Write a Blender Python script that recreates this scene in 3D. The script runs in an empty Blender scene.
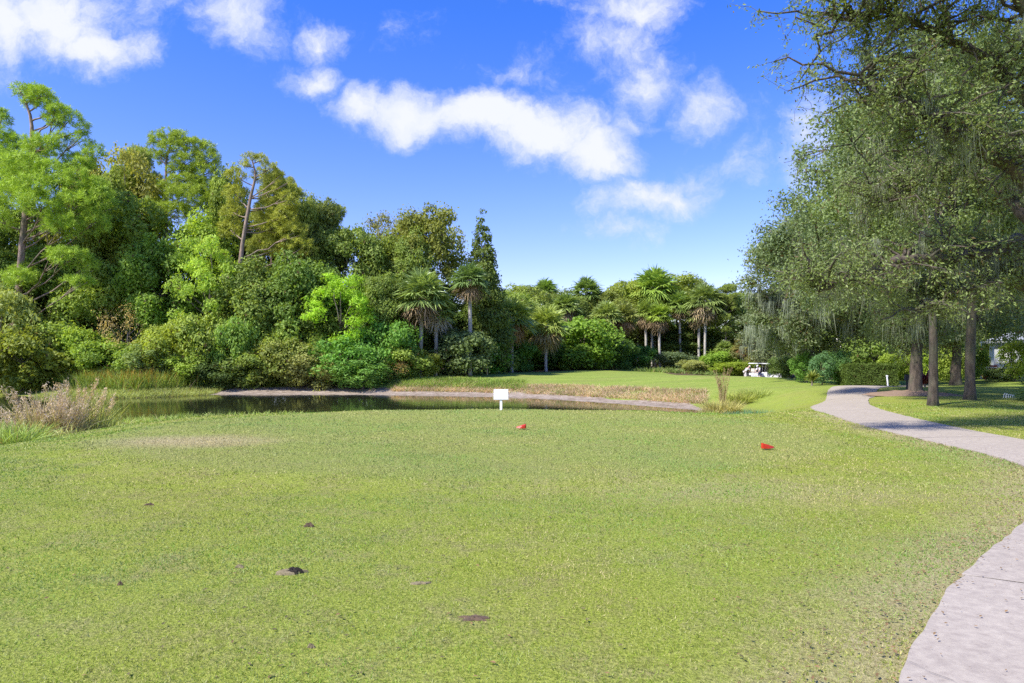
import bpy, math, random
import numpy as np
from mathutils import Vector, Matrix

rng = np.random.default_rng(7)
random.seed(7)
sc = bpy.context.scene
COL = sc.collection
PI = math.pi
EYE = 1.6
F = 683.0
HZ = 358.0

def wx(px, Y): return (px - 512.0) / F * Y
def wz(py, Y): return EYE - (py - HZ) / F * Y

# ------------------------------------------------------------------ materials
def new_mat(name):
    m = bpy.data.materials.new(name); m.use_nodes = True
    nt = m.node_tree; nt.nodes.clear()
    return m, nt, nt.nodes, nt.links

def N(nt, typ, **kw):
    n = nt.nodes.new(typ)
    for k, v in kw.items():
        if k.startswith('i_'):
            key = k[2:]
            key = int(key) if key.isdigit() else key
            n.inputs[key].default_value = v
        else: setattr(n, k, v)
    return n

def mixc(nt, a, b, fac, mode='MIX'):
    n = nt.nodes.new('ShaderNodeMix'); n.data_type = 'RGBA'; n.blend_type = mode
    for s, v in ((6, a), (7, b), (0, fac)):
        if hasattr(v, 'is_output'): nt.links.new(v, n.inputs[s])
        elif s == 0: n.inputs[0].default_value = v
        else: n.inputs[s].default_value = (*v[:3], 1)
    return n.outputs[2]

def mth(nt, op, a, b=0.0, c=None, clamp=False):
    n = nt.nodes.new('ShaderNodeMath'); n.operation = op; n.use_clamp = clamp
    for i, v in enumerate((a, b, c)):
        if v is None: continue
        if hasattr(v, 'is_output'): nt.links.new(v, n.inputs[i])
        else: n.inputs[i].default_value = v
    return n.outputs[0]

def ramp(nt, fac, stops, interp='LINEAR'):
    n = nt.nodes.new('ShaderNodeValToRGB'); n.color_ramp.interpolation = interp
    el = n.color_ramp.elements
    while len(el) > 1: el.remove(el[-1])
    el[0].position = stops[0][0]; el[0].color = (*stops[0][1], 1)
    for p, c in stops[1:]:
        e = el.new(p); e.color = (*c, 1)
    nt.links.new(fac, n.inputs[0])
    return n.outputs[0]

def gray(v): return (v, v, v)

def noise(nt, vec, scale, detail=4, rough=.55, dist=0.0):
    n = nt.nodes.new('ShaderNodeTexNoise')
    n.inputs['Scale'].default_value = scale; n.inputs['Detail'].default_value = detail
    n.inputs['Roughness'].default_value = rough; n.inputs['Distortion'].default_value = dist
    if vec is not None: nt.links.new(vec, n.inputs['Vector'])
    return n.outputs['Fac']

def attr(nt, name):
    n = nt.nodes.new('ShaderNodeAttribute'); n.attribute_name = name
    return n.outputs['Fac']

def leaf_material(name, transl=.35, rough=.55, spec=.25, brown=(.12, .085, .03), brown_amt=.0, lo=(2.45, 2.15, 1.6), hi=(4.8, 3.95, 2.6)):
    m, nt, nd, lk = new_mat(name)
    oi = N(nt, 'ShaderNodeObjectInfo')
    r = attr(nt, 'rnd'); r2 = attr(nt, 'clump')
    k = mth(nt, 'ADD', mth(nt, 'MULTIPLY', r, .7), mth(nt, 'MULTIPLY', r2, .55))
    # brightness and slight hue shift towards yellow for young leaves
    c1 = mixc(nt, lo, hi, k)
    col = mixc(nt, oi.outputs['Color'], c1, 1.0, 'MULTIPLY')
    if brown_amt > 0:
        f = mth(nt, 'GREATER_THAN', r, 1 - brown_amt)
        col = mixc(nt, col, brown, f)
    p = N(nt, 'ShaderNodeBsdfPrincipled', i_Roughness=rough)
    p.inputs['Specular IOR Level'].default_value = spec
    lk.new(col, p.inputs['Base Color'])
    t = N(nt, 'ShaderNodeBsdfTranslucent')
    tc = mixc(nt, col, (1.25, 1.2, .6), 1.0, 'MULTIPLY')
    lk.new(tc, t.inputs['Color'])
    ms = N(nt, 'ShaderNodeMixShader'); ms.inputs[0].default_value = transl
    lk.new(p.outputs[0], ms.inputs[1]); lk.new(t.outputs[0], ms.inputs[2])
    o = N(nt, 'ShaderNodeOutputMaterial'); lk.new(ms.outputs[0], o.inputs[0])
    return m

def bark_material(name, c1=(.10, .08, .06), c2=(.24, .20, .16), scale=6, zs=.25, bump=.6):
    m, nt, nd, lk = new_mat(name)
    tc = N(nt, 'ShaderNodeTexCoord')
    mp = N(nt, 'ShaderNodeMapping'); mp.inputs['Scale'].default_value = (1, 1, zs)
    lk.new(tc.outputs['Object'], mp.inputs[0])
    n1 = noise(nt, mp.outputs[0], scale, 6, .65, .4)
    n2 = noise(nt, tc.outputs['Object'], 1.3, 3)
    col = ramp(nt, n1, [(.32, c1), (.62, c2)])
    col = mixc(nt, col, (.13, .15, .08), mth(nt, 'MULTIPLY', mth(nt, 'SUBTRACT', n2, .45, clamp=True), 2.2, clamp=True))
    p = N(nt, 'ShaderNodeBsdfPrincipled', i_Roughness=.95)
    lk.new(col, p.inputs['Base Color'])
    b = N(nt, 'ShaderNodeBump'); b.inputs['Strength'].default_value = bump; b.inputs['Distance'].default_value = .05
    lk.new(n1, b.inputs['Height']); lk.new(b.outputs[0], p.inputs['Normal'])
    o = N(nt, 'ShaderNodeOutputMaterial'); lk.new(p.outputs[0], o.inputs[0])
    return m

def plain(name, c, rough=.6, metal=0, var=.12, scale=8, spec=.5):
    m, nt, nd, lk = new_mat(name)
    tc = N(nt, 'ShaderNodeTexCoord')
    n1 = noise(nt, tc.outputs['Object'], scale, 5)
    f = mth(nt, 'ADD', mth(nt, 'MULTIPLY', n1, var * 2), 1 - var)
    cc = N(nt, 'ShaderNodeCombineColor')
    for i in range(3): lk.new(f, cc.inputs[i])
    col = mixc(nt, c, cc.outputs[0], 1.0, 'MULTIPLY')
    p = N(nt, 'ShaderNodeBsdfPrincipled', i_Roughness=rough, i_Metallic=metal)
    p.inputs['Specular IOR Level'].default_value = spec
    lk.new(col, p.inputs['Base Color'])
    o = N(nt, 'ShaderNodeOutputMaterial'); lk.new(p.outputs[0], o.inputs[0])
    return m

M = {}
M['leaf'] = leaf_material('leaf', transl=.42, brown_amt=.02)
M['oakleaf'] = leaf_material('oak_leaf', transl=.42, rough=.45, spec=.4, brown=(.14, .10, .04), brown_amt=.05)
M['needle'] = leaf_material('pine_needle', transl=.25, rough=.5)
M['frond'] = leaf_material('palm_frond', transl=.25, rough=.4, spec=.45, lo=(1.6, 1.6, 1.4), hi=(3.5, 3.2, 2.4))
M['dead'] = leaf_material('dead_frond', transl=.15, rough=.8, lo=(1.5, 1.6, 1.5), hi=(3.0, 3.05, 2.8))
M['moss'] = leaf_material('spanish_moss', transl=.3, rough=.95, spec=.05, lo=(1.5, 1.6, 1.5), hi=(3.0, 3.05, 2.8))
M['blade'] = leaf_material('grass_blade', transl=.35, rough=.6, spec=.2, brown=(.34, .27, .12), brown_amt=.08, lo=(1.5, 1.6, 1.5), hi=(3.0, 3.05, 2.8))
M['straw'] = leaf_material('straw', transl=.3, rough=.8, spec=.1, lo=(1.5, 1.6, 1.5), hi=(3.0, 3.05, 2.8))
M['bark'] = bark_material('bark')
M['pinebark'] = bark_material('pine_bark', (.13, .085, .065), (.34, .25, .20), 7)
M['palmbark'] = bark_material('palm_bark', (.28, .25, .21), (.55, .51, .45), 9, 1.6)
M['oakbark'] = bark_material('oak_bark', (.028, .022, .017), (.115, .09, .066), 9, .3, .9)
M['white'] = plain('white_paint', (.82, .82, .80), .35, var=.05)
M['red'] = plain('red_plastic', (.46, .03, .012), .4, var=.15)
M['redfab'] = plain('red_fabric', (.30, .05, .05), .8)
M['hedgeshade'] = plain('hedge_shade', (.08, .05, .03), .8)
M['stake'] = plain('stake_wood', (.42, .34, .17), .8, var=.3)
M['rubber'] = plain('rubber', (.03, .03, .03), .8)
M['seat'] = plain('seat_vinyl', (.55, .50, .42), .5)
M['metal'] = plain('grey_metal', (.4, .4, .4), .35, .9)
M['skin'] = plain('skin', (.50, .30, .22), .55)
M['shirt'] = plain('white_cloth', (.74, .73, .72), .85)
M['beige'] = plain('beige_cloth', (.62, .58, .52), .85)
M['navy'] = plain('navy_cloth', (.03, .04, .09), .85)
M['hair'] = plain('grey_hair', (.30, .27, .24), .7)
M['wallgrey'] = plain('grey_stucco', (.42, .44, .46), .9, var=.08)
M['roofgrey'] = plain('grey_shingle', (.30, .32, .35), .9, var=.2, scale=14)
M['soil'] = plain('soil', (.10, .065, .04), 1, var=.5, scale=40)
M['mulch'] = plain('mulch', (.22, .15, .10), 1, var=.6, scale=22)
M['dirtclod'] = plain('dry_clod', (.19, .155, .085), 1, var=.5, scale=60)
M['hole'] = plain('dark_soil', (.018, .013, .009), 1, var=.4, scale=60)
M['glass'] = plain('dark_glass', (.05, .06, .07), .06, spec=.8)

# ------------------------------------------------------------------ mesh helpers
def mesh_np(name, verts, faces, mat=None, attrs=None, smooth=False):
    """faces: (M,k) int array or list of such arrays"""
    if not isinstance(faces, list): faces = [faces]
    faces = [f for f in faces if len(f)]
    me = bpy.data.meshes.new(name)
    v = np.asarray(verts, dtype=np.float32)
    me.vertices.add(len(v)); me.vertices.foreach_set('co', v.ravel())
    loops = np.concatenate([f.ravel() for f in faces]).astype(np.int32)
    counts = np.concatenate([np.full(len(f), f.shape[1]) for f in faces]).astype(np.int32)
    starts = np.concatenate([[0], np.cumsum(counts)[:-1]]).astype(np.int32)
    me.loops.add(len(loops)); me.loops.foreach_set('vertex_index', loops)
    me.polygons.add(len(counts)); me.polygons.foreach_set('loop_start', starts)
    me.polygons.foreach_set('use_smooth', np.full(len(counts), smooth, dtype=bool))
    if attrs:
        for k, (dom, arr) in attrs.items():
            a = me.attributes.new(k, 'FLOAT', dom); a.data.foreach_set('value', np.asarray(arr, dtype=np.float32))
    me.update(calc_edges=True); me.validate()
    if mat: me.materials.append(mat)
    return me

def link(name, me, parent=None, loc=(0, 0, 0), color=None):
    o = bpy.data.objects.new(name, me); COL.objects.link(o)
    o.location = loc
    if parent is not None: o.parent = parent
    if color is not None: o.color = (*color, 1)
    return o

def thing(name, label, cat, loc=(0, 0, 0), rz=0, group=None):
    o = bpy.data.objects.new(name, None); COL.objects.link(o)
    o.location = loc; o.rotation_euler = (0, 0, rz); o.empty_display_size = .3
    tag(o, label, cat, group)
    return o

def tag(o, label, cat, group=None):
    o['label'] = label; o['category'] = cat
    if group: o['group'] = group
    return o

class MB:
    """collects simple solids into one mesh"""
    def __init__(s): s.v = []; s.q = []; s.t = []; s.n = 0
    def add(s, v, q=None, t=None):
        v = np.asarray(v, float)
        if q is not None and len(q): s.q.append(np.asarray(q, int) + s.n)
        if t is not None and len(t): s.t.append(np.asarray(t, int) + s.n)
        s.v.append(v); s.n += len(v)
    def box(s, x0, x1, y0, y1, z0, z1, taper=0.0):
        t = taper
        v = [(x0, y0, z0), (x1, y0, z0), (x1, y1, z0), (x0, y1, z0), (x0 + t, y0 + t, z1), (x1 - t, y0 + t, z1), (x1 - t, y1 - t, z1), (x0 + t, y1 - t, z1)]
        s.add(v, [(0, 3, 2, 1), (4, 5, 6, 7), (0, 1, 5, 4), (1, 2, 6, 5), (2, 3, 7, 6), (3, 0, 4, 7)])
    def tube(s, pts, radii, n=8, cap=True, jitter=0.0):
        pts = np.asarray(pts, float); k = len(pts)
        radii = np.broadcast_to(np.asarray(radii, float), (k,))
        tan = np.gradient(pts, axis=0); tan /= (np.linalg.norm(tan, axis=1, keepdims=True) + 1e-9)
        ref = np.array([0, 0, 1.0]) if abs(tan[0][2]) < .9 else np.array([1.0, 0, 0])
        a = np.arange(n) / n * 2 * PI
        V = []
        for i in range(k):
            u = np.cross(tan[i], ref); u /= np.linalg.norm(u) + 1e-9
            w = np.cross(tan[i], u); ref = np.cross(u, tan[i])
            r = radii[i] * (1 + jitter * rng.uniform(-1, 1, n))
            V.append(pts[i] + np.outer(np.cos(a) * r, u) + np.outer(np.sin(a) * r, w))
        V = np.concatenate(V)
        i = np.arange(k - 1)[:, None] * n; j = np.arange(n)[None, :]; j2 = (j + 1) % n
        Q = np.stack([i + j, i + j2, i + n + j2, i + n + j], -1).reshape(-1, 4)
        T = []
        if cap:
            V = np.concatenate([V, pts[:1], pts[-1:]]); c0 = k * n; c1 = c0 + 1
            T = [(c0, (q + 1) % n, q) for q in range(n)] + [(c1, (k - 1) * n + q, (k - 1) * n + (q + 1) % n) for q in range(n)]
        s.add(V, Q, T)
    def build(s, name, mat, parent=None, loc=(0, 0, 0), smooth=False, color=None):
        fs = []
        if s.q: fs.append(np.concatenate(s.q))
        if s.t: fs.append(np.concatenate(s.t))
        me = mesh_np(name, np.concatenate(s.v), fs, mat, smooth=smooth)
        return link(name, me, parent, loc, color)
    def mesh(s, name, mat, smooth=False):
        fs = []
        if s.q: fs.append(np.concatenate(s.q))
        if s.t: fs.append(np.concatenate(s.t))
        return mesh_np(name, np.concatenate(s.v), fs, mat, smooth=smooth)

def unit(n):
    v = rng.normal(size=(n, 3)); return v / np.linalg.norm(v, axis=1, keepdims=True)
def nrm(v): return v / (np.linalg.norm(v, axis=-1, keepdims=True) + 1e-9)

def cards(C, Nr, L, W, T=None):
    """diamond leaf cards; returns verts (4N,3), quads"""
    n = len(C)
    if T is None: T = unit(n)
    T = nrm(T - (T * Nr).sum(1, keepdims=True) * Nr)
    B = np.cross(Nr, T)
    L = np.broadcast_to(L, (n,))[:, None]; W = np.broadcast_to(W, (n,))[:, None]
    fold = Nr * W * .18
    V = np.stack([C - T * L * .5, C + B * W * .5 + fold - T * L * .06, C + T * L * .5, C - B * W * .5 + fold - T * L * .06], 1).reshape(-1, 3)
    Q = np.arange(4 * n).reshape(n, 4)
    return V, Q

def strips(P0, D, Hh, Wd, bend, seg=3, side=None):
    """curved blades/strands: start P0, direction D, length, width, bend vector (N,3)"""
    n = len(P0); t = np.linspace(0, 1, seg + 1)
    if side is None: side = nrm(np.cross(D, unit(n)))
    Hh = np.broadcast_to(Hh, (n,)); Wd = np.broadcast_to(Wd, (n,))
    V = []
    for i, tt in enumerate(t):
        c = P0 + D * (Hh * tt)[:, None] + bend * (tt ** 2)
        w = (Wd * (1 - tt ** 2 * .92))[:, None] * .5
        V.append(np.stack([c - side * w, c + side * w], 1))
    V = np.stack(V, 1)      # n, seg+1, 2, 3
    V = V.reshape(-1, 3)
    base = np.arange(n)[:, None] * (2 * (seg + 1)) + np.arange(seg)[None, :] * 2
    Q = np.stack([base, base + 1, base + 3, base + 2], -1).reshape(-1, 4)
    return V, Q

# ------------------------------------------------------------------ terrain
CP = [  # x, y, z
 (0, -15, 0), (-15, -10, 0), (15, -10, 0), (0, 0, 0), (-5, 4, 0), (5, 4, 0), (-8, 8, 0), (8, 8, 0), (-8.8, 12, 0), (0, 8, 0), (0, 13, 0), (0, 18, 0.0), (-6, 18, 0), (6, 18, 0), (8, 14, 0),
 (-9.3, 16.5, -.05), (-9, 20, -.1), (-4, 20.6, 0), (0, 20.8, 0), (4, 20.6, 0), (7, 20.3, -.08), (0, 24.5, -.6), (-5, 24.5, -.6), (5, 24.5, -.6), (0, 28, -1.0), (-8, 26, -.9),
 (-12.5, 13, -.45), (-13, 17, -.6), (-15, 14, -.8), (-16, 20, -.9), (-20, 16, -1), (-13, 9, -.25), (-16, 4, -.3), (-25, 5, -.5), (-30, 15, -1),
 (10, 23, -.08), (10, 18, 0), (8.5, 24, -.45), (8, 28, -.9), (12, 29, -.5), (11, 33, -.9), (15, 34, -.2), (17, 37, 0.02), (12, 38, -.65), (12, 44, -.45), (9, 48, -.45), (14, 27, 0), (18, 32, 0.0), (18.7, 35, .02),
 (16, 47, -.1), (20, 50, .13), (17, 55, .12), (14, 60, .05), (21, 62, -.1), (24, 45, -.25), (27, 42, -.15), (26, 52, -.3), (26, 73, -.8), (32, 78, -.8), (29, 66, -.6),
 (6, 52, -.45), (0, 57, -.35), (6, 62, -.1), (10, 75, .15), (0, 75, .1), (0, 92, .38), (12, 92, .38), (24, 92, .0), (-8, 62, .1), (-8, 75, .3),
 (-12, 57.5, -.55), (-20, 58, -.55), (-28, 60, -.5), (-35, 62, -.5), (-10, 70, .2), (-30, 75, 0), (-50, 70, 0), (-55, 40, -.6),
 (-27, 51, -.75), (-30, 52, -.7),
 (12, 13, 0), (13, 20, 0), (20, 20, 0), (30, 20, 0), (20, 28, 0), (24, 36, 0), (30, 40, 0), (34, 50, 0), (45, 50, 0), (40, 70, 0), (60, 60, 0), (20, 5, 0), (40, 10, 0), (-50, -10, 0),
 (-40, 110, .3), (0, 115, .4), (40, 110, .3), (60, 115, .3), (-60, 100, .3), (65, 30, 0), (60, 0, 0), (60, 90, .2),
]
CP = np.array(CP, float)
def _phi(r2): return .5 * r2 * np.log(r2 + 1e-9)
def _fit(cp, lam=.6):
    n = len(cp); P = cp[:, :2] / 10
    d2 = ((P[:, None] - P[None]) ** 2).sum(-1)
    A = np.zeros((n + 3, n + 3)); A[:n, :n] = _phi(d2) + lam * .01 * np.eye(n)
    A[:n, n] = 1; A[:n, n + 1:] = P; A[n, :n] = 1; A[n + 1:, :n] = P.T
    return P, np.linalg.solve(A, np.concatenate([cp[:, 2], [0, 0, 0]]))
_P, _W = _fit(CP)
WATER = -1.2
def chaikin(p, k=3):
    p = np.asarray(p, float)
    for _ in range(k):
        q = np.roll(p, -1, 0); p = np.stack([.75 * p + .25 * q, .25 * p + .75 * q], 1).reshape(-1, 2)
    return p
POND = chaikin([(-34, 25), (-24, 25.5), (-16, 26.5), (-8, 28.5), (0, 29.5), (6, 30.5), (9.5, 32.5), (10.9, 35), (8.6, 38.8), (5.6, 42.8), (2, 47.2), (-3, 50.4), (-10.8, 52), (-18, 52.5),
                (-23.6, 52.2), (-24.5, 49.4), (-28, 47.0), (-33, 48), (-37, 51), (-44, 53), (-56, 50), (-62, 36), (-50, 26)])
def sdist(x, y, poly):
    """signed distance, positive outside"""
    P = np.stack([x, y], -1); a = poly; b = np.roll(poly, -1, 0)
    best = np.full(len(x), 1e9); inside = np.zeros(len(x), bool)
    for i in range(len(a)):
        ab = b[i] - a[i]; ap = P - a[i]
        t = np.clip((ap @ ab) / (ab @ ab), 0, 1)
        d = np.hypot(ap[:, 0] - t * ab[0], ap[:, 1] - t * ab[1]); best = np.minimum(best, d)
        c = ((a[i, 1] > y) != (b[i, 1] > y)) & (x < (b[i, 0] - a[i, 0]) * (y - a[i, 1]) / (b[i, 1] - a[i, 1] + 1e-12) + a[i, 0])
        inside ^= c
    return np.where(inside, -best, best)
def smooth(t): t = np.clip(t, 0, 1); return t * t * (3 - 2 * t)
def base_h(x, y):
    x = np.clip(x, -62, 66); y = np.clip(y, -15, 116)
    out = np.empty(len(x))
    for s in range(0, len(x), 4000):
        q = np.stack([x[s:s + 4000], y[s:s + 4000]], -1) / 10
        d2 = ((q[:, None] - _P[None]) ** 2).sum(-1)
        out[s:s + 4000] = _phi(d2) @ _W[:len(_P)] + _W[len(_P)] + q @ _W[len(_P) + 1:]
    return np.clip(out, -1.1, .6)
def hts(x, y):
    x = np.atleast_1d(np.asarray(x, float)); y = np.atleast_1d(np.asarray(y, float))
    b = base_h(x, y)
    near = (x > -70) & (x < 20) & (y > 18) & (y < 62)
    d = np.full(len(x), 99.); d[near] = sdist(x[near], y[near], POND)
    z = np.where(d > 0, WATER + (b - WATER) * smooth(d / 5.2 + .0), WATER - np.minimum(.9, -d * .35))
    tr_ = np.sqrt(((x + .8) / 7.8) ** 2 + ((y - 14.6) / 6.3) ** 2)
    return z + .05 * smooth((1.04 - tr_) * 9)
def hz(x, y): return float(hts([x], [y])[0])

# path edges
LE = np.array([(-.6, -.2), (.3, 1.0), (1.9, 3.36), (3.3, 5.0), (5.0, 6.66), (6.3, 8.1), (7.3, 9.6), (7.8, 11.0), (8.0, 13.2), (8.2, 15.6), (9.0, 19.2), (9.8, 22.3), (11.5, 26.2), (14.0, 30.5), (17.0, 36.4), (21, 41.5), (26, 46)], float)
RE = np.array([(1.2, -1.4), (2.2, -.1), (3.6, 2.2), (5.0, 3.8), (6.6, 5.5), (8.0, 7.2), (9.1, 9.0), (9.7, 11), (9.95, 13.3), (10.2, 15.7), (10.9, 19.2), (11.75, 22.3), (13.8, 26.4), (16.2, 30.3), (18.8, 35.0), (22.7, 39.6), (27.4, 44)], float)
def catmull(P, per=10):
    out = []
    Q = np.concatenate([[2 * P[0] - P[1]], P, [2 * P[-1] - P[-2]]])
    for i in range(len(P) - 1):
        p0, p1, p2, p3 = Q[i:i + 4]
        for t in np.arange(per) / per:
            out.append(.5 * (2 * p1 + (p2 - p0) * t + (2 * p0 - 5 * p1 + 4 * p2 - p3) * t * t + (3 * p1 - p0 - 3 * p2 + p3) * t ** 3))
    out.append(P[-1]); return np.array(out)
LC, RC = catmull(LE), catmull(RE)
PATHPOLY = np.concatenate([LC, RC[::-1]])

def axis(segs):
    a = [segs[0][0]]
    for (s, e, st) in segs:
        n = max(1, int(round((e - s) / st))); a += list(np.linspace(s, e, n + 1)[1:])
    return np.array(a)
xs = axis([(-900, -300, 100), (-300, -100, 25), (-100, -50, 4), (-50, -18, .8), (-18, 20, .28), (20, 50, .8), (50, 100, 4), (100, 300, 25), (300, 900, 100)])
ys = axis([(-300, -40, 40), (-40, -4, 3), (-4, 24, .28), (24, 62, .4), (62, 120, 1.5), (120, 300, 20), (300, 1200, 100)])
GX, GY = np.meshgrid(xs, ys); gx, gy = GX.ravel(), GY.ravel()
gz = hts(gx, gy)
gz += .012 * np.sin(gx * 1.3 + np.sin(gy * .9) * 1.5) * np.sin(gy * 1.1 + 1.0) * (np.abs(gx) < 60)
dp = np.full(len(gx), 99.); s_ = (gx > -4) & (gx < 32) & (gy > -5) & (gy < 50)
dp[s_] = sdist(gx[s_], gy[s_], PATHPOLY)
gz -= .035 * np.clip(-dp / .25, 0, 1)
dpo = np.full(len(gx), 99.); s_ = (gx > -70) & (gx < 20) & (gy > 18) & (gy < 64)
dpo[s_] = sdist(gx[s_], gy[s_], POND)
# surface masks
far_side = np.clip((gy - 36 + np.clip(gx - 4, 0, 9) * .5) / 3, 0, 1) * np.clip((gx + 27) / 3, 0, 1)
m_sand = far_side * np.clip((3.4 + 1.3 * np.clip(-gx / 3, 0, 1) + .5 * np.sin(gx * .7) + .4 * np.sin(gy * 1.1) - np.clip(gx - 3, 0, 9) * .10 - dpo) / .8, 0, 1) * np.clip((10.9 - gx) / 1.0, 0, 1)
tee = np.clip((1 - np.sqrt(((gx + .8) / 7.6) ** 2 + ((gy - 14.6) / 6.1) ** 2)) * 14, 0, 1)
m_dry = np.clip(1.25 - np.sqrt(((gx + 5.8) / 1.6) ** 2 + ((gy - 12.2) / .9) ** 2), 0, 1) + .45 * np.clip(1 - np.sqrt(((gx - 3.2) / 4) ** 2 + ((gy - 8.2) / 1.3) ** 2), 0, 1)
m_dry += .9 * np.clip(1 - dp / .9, 0, 1) * (gx < 9)
m_fair = np.clip((gy - 30) / 10, 0, 1) * np.clip((gx + 14) / 6, 0, 1)
wood = np.clip((gy - 56 - np.clip((gx + 14) * .9, 0, 33)) / 3, 0, 1) * np.clip((16 - gx) / 6, 0, 1)
wood = np.maximum(wood, np.clip((gy - 88) / 4, 0, 1))
wood = np.maximum(wood, np.clip((gx - 17) / 2, 0, 1) * np.clip((gy - 66) / 3, 0, 1) * .8)
wood = np.maximum(wood, np.clip((-gx - 27) / 3, 0, 1) * np.clip((gy - 55) / 3, 0, 1))
nx_, ny_ = len(xs), len(ys)
ii = (np.arange(ny_ - 1)[:, None] * nx_ + np.arange(nx_ - 1)[None, :]).ravel()
gq = np.stack([ii, ii + 1, ii + nx_ + 1, ii + nx_], -1)

def ground_material():
    m, nt, nd, lk = new_mat('lawn_ground')
    g = N(nt, 'ShaderNodeNewGeometry'); pos = g.outputs['Position']
    nb = noise(nt, pos, .35, 4, .6); nm = noise(nt, pos, 1.6, 5, .65); nf = noise(nt, pos, 9, 6, .7); nff = noise(nt, pos, 45, 4, .75)
    grass = ramp(nt, nff, [(.30, (.10, .115, .018)), (.5, (.23, .295, .05)), (.68, (.37, .41, .10))])
    thatch = ramp(nt, nff, [(.3, (.10, .095, .04)), (.52, (.25, .24, .11)), (.7, (.42, .38, .2))])
    f = mth(nt, 'ADD', mth(nt, 'MULTIPLY', nm, .7), mth(nt, 'MULTIPLY', nf, .5))
    f = mth(nt, 'MULTIPLY', mth(nt, 'SUBTRACT', f, .56, clamp=True), 4.5, clamp=True)
    col = mixc(nt, grass, thatch, mth(nt, 'MULTIPLY', f, .75))
    # yellow / green drift
    col = mixc(nt, col, (1.15, 1.0, .75), mth(nt, 'MULTIPLY', nb, .9), 'MULTIPLY')
    # tee surface paler
    col = mixc(nt, col, mixc(nt, thatch, grass, .55), mth(nt, 'MULTIPLY', attr(nt, 'tee'), .55))
    # fairway: fine even bright turf
    fair = ramp(nt, noise(nt, pos, 3.5, 6, .7), [(.3, (.185, .25, .04)), (.55, (.25, .31, .06)), (.75, (.33, .36, .09))])
    fair = mixc(nt, fair, (.27, .27, .08), mth(nt, 'MULTIPLY', mth(nt, 'SUBTRACT', nb, .48, clamp=True), 3, clamp=True))
    sp_ = N(nt, 'ShaderNodeMapping'); sp_.inputs['Scale'].default_value = (.12, .9, 1); lk.new(pos, sp_.inputs[0])
    band = noise(nt, sp_.outputs[0], .9, 4, .6)
    fair = mixc(nt, fair, (.82, .88, .8), ramp(nt, band, [(.42, gray(0)), (.58, gray(1))]), 'MULTIPLY')
    col = mixc(nt, col, fair, attr(nt, 'fair'))
    # dry worn turf
    dn = mth(nt, 'MULTIPLY', attr(nt, 'dry'), mth(nt, 'ADD', mth(nt, 'MULTIPLY', nf, 1.6), mth(nt, 'MULTIPLY', nm, .8)), clamp=True)
    dryc = ramp(nt, nff, [(.3, (.22, .17, .08)), (.55, (.42, .35, .19)), (.7, (.55, .47, .28))])
    col = mixc(nt, col, dryc, mth(nt, 'MULTIPLY', dn, .8))
    # sandy pond bank
    sandf = mth(nt, 'GREATER_THAN', mth(nt, 'ADD', attr(nt, 'sand'), mth(nt, 'MULTIPLY', mth(nt, 'SUBTRACT', nf, .5), .9)), .5)
    sand = ramp(nt, noise(nt, pos, 2.2, 9, .8), [(.30, (.09, .065, .04)), (.45, (.24, .19, .14)), (.66, (.44, .37, .30))])
    col = mixc(nt, col, sand, sandf)
    # woodland floor
    woodc = ramp(nt, nf, [(.3, (.05, .038, .022)), (.6, (.15, .11, .06))])
    wf = mth(nt, 'GREATER_THAN', mth(nt, 'ADD', attr(nt, 'wood'), mth(nt, 'MULTIPLY', mth(nt, 'SUBTRACT', nm, .5), .8)), .5)
    col = mixc(nt, col, woodc, wf)
    p = N(nt, 'ShaderNodeBsdfPrincipled', i_Roughness=.95); p.inputs['Specular IOR Level'].default_value = .1
    lk.new(col, p.inputs['Base Color'])
    b = N(nt, 'ShaderNodeBump'); b.inputs['Strength'].default_value = .8; b.inputs['Distance'].default_value = .03
    lk.new(mth(nt, 'ADD', nff, nf), b.inputs['Height']); lk.new(b.outputs[0], p.inputs['Normal'])
    o = N(nt, 'ShaderNodeOutputMaterial'); lk.new(p.outputs[0], o.inputs[0])
    return m
me = mesh_np('ground', np.stack([gx, gy, gz], -1), gq, ground_material(),
             {'sand': ('POINT', m_sand), 'tee': ('POINT', tee), 'dry': ('POINT', m_dry), 'fair': ('POINT', m_fair), 'wood': ('POINT', wood)}, smooth=True)
o = link('ground', me); o['kind'] = 'structure'

# water
def water_material():
    m, nt, nd, lk = new_mat('pond_water')
    g = N(nt, 'ShaderNodeNewGeometry')
    mp = N(nt, 'ShaderNodeMapping'); mp.inputs['Scale'].default_value = (1, 1, 1); lk.new(g.outputs['Position'], mp.inputs[0])
    n1 = noise(nt, mp.outputs[0], 2.2, 3, .5)
    p = N(nt, 'ShaderNodeBsdfPrincipled', i_Roughness=.03)
    p.inputs['Base Color'].default_value = (.022, .026, .012, 1); p.inputs['IOR'].default_value = 1.33
    p.inputs['Specular IOR Level'].default_value = .8
    b = N(nt, 'ShaderNodeBump'); b.inputs['Strength'].default_value = .05; b.inputs['Distance'].default_value = .1
    lk.new(n1, b.inputs['Height']); lk.new(b.outputs[0], p.inputs['Normal'])
    o = N(nt, 'ShaderNodeOutputMaterial'); lk.new(p.outputs[0], o.inputs[0])
    return m
wv = np.concatenate([POND, [[POND[:, 0].mean(), 40]]]); wv2 = np.column_stack([wv, np.full(len(wv), WATER)])
cen = np.array([POND[:, 0].mean(), 40]); wv2[:-1, :2] += nrm(wv2[:-1, :2] - cen) * 1.0
npd = len(POND); tr = np.stack([np.arange(npd), (np.arange(npd) + 1) % npd, np.full(npd, npd)], -1)
# simple polygon as one ngon
me = bpy.data.meshes.new('pond_water'); me.from_pydata([tuple(v) for v in np.column_stack([POND, np.full(npd, WATER)])], [], [list(range(npd))]); me.materials.append(water_material())
o = link('pond_water', me); o['kind'] = 'structure'

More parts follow.
